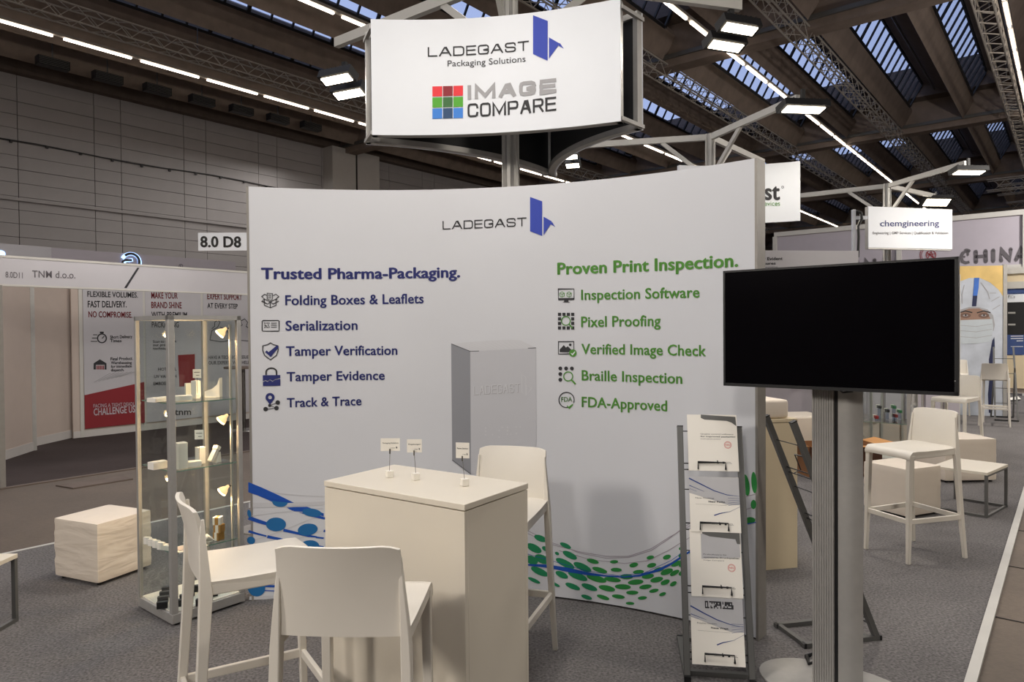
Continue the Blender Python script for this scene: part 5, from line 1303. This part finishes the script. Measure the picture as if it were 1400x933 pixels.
worldpart(fbox(fr, L_*.28, L_*.55, .92, 1.02, .10, .012).build('grey_tray', 'boothg'), r)
r, fr, L_ = board('booth_back_wall', AT(1176, 450, 9.2), AT(1312, 450, 9.9), 0, 2.35, 'pale booth wall behind the second showcase and the lone stool', 'boothw')
for k in range(1, 5): worldpart(fbox(fr, L_*k/5-.02, L_*k/5+.02, 0, 2.35, .012, 0).build('panel_post', 'alu'), r)
for k in range(5): worldpart(fbox(fr, L_*(k+.12)/5, L_*(k+.88)/5, .35, .95, .03, .0).build('grey_insert', 'lav'), r)
# leaning small mast with black spiral band left of the rectangular sign
r = empty('white_post', AT(1167, 330, 10.2), 0, 'white upright post with black looping cable left of the small rectangular sign', 'post'); r.location.z = 0
zt = 1.6+(448.5-287)/950*10.2
MB().box((0, 0, zt/2), (.045, .045, zt)).build('upright', 'signw', r)
MB().bar((0, 0, zt-.12), (.2, 0, zt-.12), .03, .05).build('cross_piece', 'signw', r)
MB().tube([(.03, -.03, zt-.02), (.09, -.04, zt-.05), (.10, -.04, zt-.14), (.05, -.03, zt-.25), (.06, -.03, zt-.4), (.05, -.03, zt-.7)], .018, 8).build('looping_cable', 'black', r)

# pavilion wall with CHINA lettering
PA = 20.0
FP = Flat(HW(PA, 13), -PV); FP.N = FP.U.cross(FP.V)
pv = empty('pavilion_fascia', HW(PA, 3, 0), 0, 'long mauve-grey pavilion fascia with rounded CHINA lettering, far right', 'fascia')
uL, vTL = FP.inv(1060, 323); uR_, vTR = FP.inv(1400, 295); u2 = uR_+4
vt = (vTL+vTR)/2; _, vb2 = FP.inv(1340, 364.5)
worldpart(fbox(FP, uL, u2, vb2, vt, 0, -.25).build('fascia_panel', 'lav'), pv)
worldpart(fbox(FP, uL-.02, u2, vt, vt+.12, .05, -.3).build('top_profile', 'alul'), pv)
worldpart(fbox(FP, uL-.06, uL+.05, 0, vt, .05, -.3).build('corner_post', 'alul'), pv)
worldpart(fbox(FP, uL, u2, vb2-.1, vb2, .03, -.25).build('bottom_profile', 'alul'), pv)
for px in (1229, 1402): u_ = FP.inv(px, 350)[0]; worldpart(fbox(FP, u_-.05, u_+.06, 0, vt, .06, -.2).build('support_post', 'alul'), pv)
def china(dx, dy, k):
    X = lambda x, y: (dx+(x-1180)*1.0, dy+y)
    s = 220/1368
    Q = lambda L: [(1180+x*s+dx, 290+y*s+dy) for x, y in L]
    W_l = 4.6
    d = Decal(FP, .012)
    d.pline(Q([(905, 345), (880, 335), (850, 348), (832, 385), (845, 420), (875, 432), (905, 425)]), W_l*.8)
    d.pell(1180+888*s+dx, 290+326*s+dy, 4.5, 2.2, 10); d.pell(1180+860*s+dx, 290+382*s+dy, 1.8, 1.4); d.pell(1180+892*s+dx, 290+362*s+dy, 1.5, 2.0)
    for L in ([(960, 335), (962, 428)], [(1043, 330), (1045, 422)], [(962, 380), (1044, 375)], [(1108, 325), (1108, 418)], [(1176, 415), (1172, 322), (1252, 408), (1256, 315)], [(1302, 408), (1342, 312), (1385, 400)], [(1320, 380), (1370, 376)]): 
        d.pline(Q(L), W_l)
        for q in (L[0], L[-1]): d.pell(*Q([q])[0], W_l/2, W_l/2, 0, 12)
    worldpart(d.build('rounded_lettering', 'grey2'), pv)
china(0, 0, 1); china(-186, 15, 1)
d = Decal(FP, .012)
for ox, oy in ((1267, 349), (1087, 362)):
    d.pring(ox+6, oy, 6.5, .9, 20, 0, 360); d.pline([(ox, oy-4), (ox+11, oy+5)], 1.2); d.pline([(ox+2, oy+4), (ox+6, oy-5), (ox+10, oy+4)], 1.0); d.pline([(ox+1, oy), (ox+12, oy-2)], .9); d.pring(ox+2, oy, 9, .7, 16, 120, 240); d.pring(ox+4, oy, 13, .7, 16, 150, 220)
worldpart(d.build('red_seal_marks', 'red'), pv)
o = MB(); 
# interior under the fascia: blue screen, shelves, light band
b2 = empty('pavilion_booth', HW(PA-1, 1, 0), 0, 'bright booth interior with blue screens under the pavilion fascia at the right edge', 'booth')
FI = Flat(HW(PA-4.5, 13), -PV); FI.N = FI.U.cross(FI.V)
def iq(x0, y0, x1, y1, mt, nm, w0=0, w1=-.05):
    u0, v1_ = FI.inv(x0, y0); u1, v0_ = FI.inv(x1, y1); u0b = FI.inv(x0, y1)[0]
    worldpart(fbox(FI, u0, u1, max(.01, v0_), v1_, w0, w1).build(nm, mt), b2)
iq(1374, 366, 1440, 372, 'alul', 'top_profile', .05); iq(1376, 372, 1440, 386, 'cream', 'wall_board', 0); iq(1374, 386, 1440, 393, 'alul', 'lower_profile', .05)
iq(1374, 394, 1440, 401, 'bluescr', 'screen_strip', .02); iq(1374, 401, 1440, 412, 'signw', 'name_board', .02)
iq(1374, 414, 1440, 458, 'black', 'black_screen', .02); iq(1376, 458, 1440, 486, 'bluescr', 'blue_screen', .02); iq(1376, 486, 1440, 533, 'cream', 'front_board', .02); iq(1376, 492, 1440, 540, 'boothw', 'base_board', -.03, -.06)
iq(1371, 366, 1376, 560, 'alul', 'corner_post', .08)
d = Decal(FI, .03); d.text('PTC is', (1378.5, 408), (1388, 408), 404, .01); worldpart(d.build('name_lettering', 'inkg'), b2)
d = Decal(FI, .03)
for k, (x0, x1) in enumerate(((1382, 1399), (1382, 1399), (1390, 1399))): d.pline([(x0, 460+k*3.2), (x1, 459.7+k*3.2)], 1)
d.pline([(1382, 474), (1399, 474)], .7); worldpart(d.build('screen_text_lines', 'signw'), b2)
d = Decal(FI, .04); d.pline([(1378.5, 428), (1388.5, 428)], 2.4); d.pline([(1378.5, 444), (1388.5, 444)], 2.4); worldpart(d.build('shelf_brackets', 'alu'), b2)
p = G(1386, 547); 
o = MB().loft([[G(1378, 544.5, .002), G(1392, 542, .002), G(1396, 546, .002), G(1380, 547.5, .002)], [G(1378, 544.5, .05), G(1392, 542, .05), G(1396, 546, .03), G(1380, 547.5, .03)]]).build('white_packet', 'card'); tag(o, 'white packet lying on the grey floor at the far right edge', 'packet')
# poster of a hooded, masked head
FQ = Flat(AT(1300, 470, 12.7), AT(1371.5, 470, 12.4)-AT(1300, 470, 12.7)); FQ.U.z = 0; FQ.U.normalize(); FQ.N = FQ.U.cross(FQ.V)
ps = empty('poster_wall', FQ.pt(.4, 0, 0), 0, 'tall poster of a masked person in a white hooded suit on yellow ground', 'poster'); ps.location.z = 0
k_, vt = FQ.inv(1371.5, 363.5); _, vb3 = FQ.inv(1371, 578)
worldpart(fbox(FQ, 0, k_, -FQ.O.z, vt, 0, -.05).build('poster_sheet', 'cloth'), ps)
worldpart(fbox(FQ, k_, k_+.06, -FQ.O.z, vt+.02, .01, -.06).build('edge_profile', 'alu'), ps)
sq = 220/1368; q1 = lambda L: [(1180+x*sq, 290+y*sq) for x, y in L]
sb = 120/659; q2 = lambda L: [(1280+x*sb, 430+y*sb) for x, y in L]
def pd(L, mt, nm, w):
    d = Decal(FQ, w); d.ppoly(L); worldpart(d.build(nm, mt), ps)
pd(q1([(745, 462), (1192, 455), (1192, 720), (1150, 660), (1080, 600), (990, 560), (900, 562), (800, 600), (745, 650)]), 'yellow', 'yellow_ground', .002)
pd(q1([(745, 960), (760, 880), (830, 830), (900, 808), (980, 808), (1060, 830), (1105, 880), (1120, 960), (1110, 1010), (760, 1010)]), 'inkg', 'hood_opening', .003)
pd(q1([(765, 940), (800, 860), (900, 822), (985, 820), (1050, 850), (1080, 900), (1085, 930), (1070, 960), (780, 960)]), 'skin', 'brow', .004)
for cx_ in (870, 1025): 
    d = Decal(FQ, .005); d.pell(1180+cx_*sq, 290+880*sq, 7.5, 3.6, 0, 16); worldpart(d.build('eye_shadow', 'browsh'), ps)
    d = Decal(FQ, .006); d.pell(1180+cx_*sq, 290+880*sq, 3.6, 1.3, 0, 12); worldpart(d.build('eye_white', 'inkg'), ps)
    d = Decal(FQ, .006); d.pline([(1180+(cx_-58)*sq, 290+858*sq), (1180+cx_*sq, 290+842*sq), (1180+(cx_+58)*sq, 290+856*sq)], 1.6); worldpart(d.build('eyebrow', 'eye'), ps)
    d = Decal(FQ, .007); d.pell(1180+(cx_+2)*sq, 290+878*sq, 1.3, 1.3, 0, 10); worldpart(d.build('pupil', 'eye'), ps)
pd(q2([(150, 45), (420, 35), (428, 100), (415, 180), (400, 205), (300, 220), (200, 222), (150, 200)]), 'maskc', 'face_mask', .005)
for y_ in (80, 120, 165): d = Decal(FQ, .006); d.pline(q2([(150, y_), (300, y_+12), (418, y_-8)]), .6); worldpart(d.build('mask_fold', 'inkg'), ps)
pd(q1([(945, 560), (988, 560), (982, 640), (970, 720), (962, 802), (925, 802), (932, 720), (940, 640)]), 'pblue', 'blue_tape', .004)
pd(q1([(934, 712), (971, 712), (962, 802), (925, 802)]), 'pnavy', 'tape_end', .005)
pd(q2([(420, 200), (436, 170), (440, 250), (425, 320), (425, 500), (430, 600), (415, 740), (395, 740), (388, 600), (400, 480), (395, 340), (410, 260)]), 'pnavy', 'dark_strap', .004)
for L in ([(1000, 600), (1060, 680), (1075, 740)], [(1075, 690), (1130, 690)], [(1090, 760), (1160, 720)], [(1100, 830), (1165, 790)], [(860, 620), (840, 700), (842, 780)]):
    d = Decal(FQ, .004); d.pline(q1(L), .9); worldpart(d.build('hood_fold', 'inkg'), ps)
# folding frame standing before the poster
r = empty('folding_stand', (8.47, 11.95, 0), -.5, 'dark folding display stand behind the greyish stool by the poster', 'stand')
for sx in (-1, 1):
    MB().bar((sx*.16, -.28, .02), (sx*.14, .12, 1.25), .025, .025).build('leg', 'steel', r); MB().bar((sx*.16, .28, .02), (sx*.14, -.05, .9), .025, .025).build('leg', 'steel', r)
for z in (.3, .55, .8, 1.05): MB().bar((-.16, -.28+.40*(z/1.25), z), (.16, -.28+.40*(z/1.25), z), .012, .012).build('cross_wire', 'steel', r)
MB().bar((-.17, -.28, .02), (.17, -.28, .02), .03, .02).build('floor_bar', 'black', r); MB().bar((-.17, .28, .02), (.17, .28, .02), .03, .02).build('floor_bar', 'black', r)
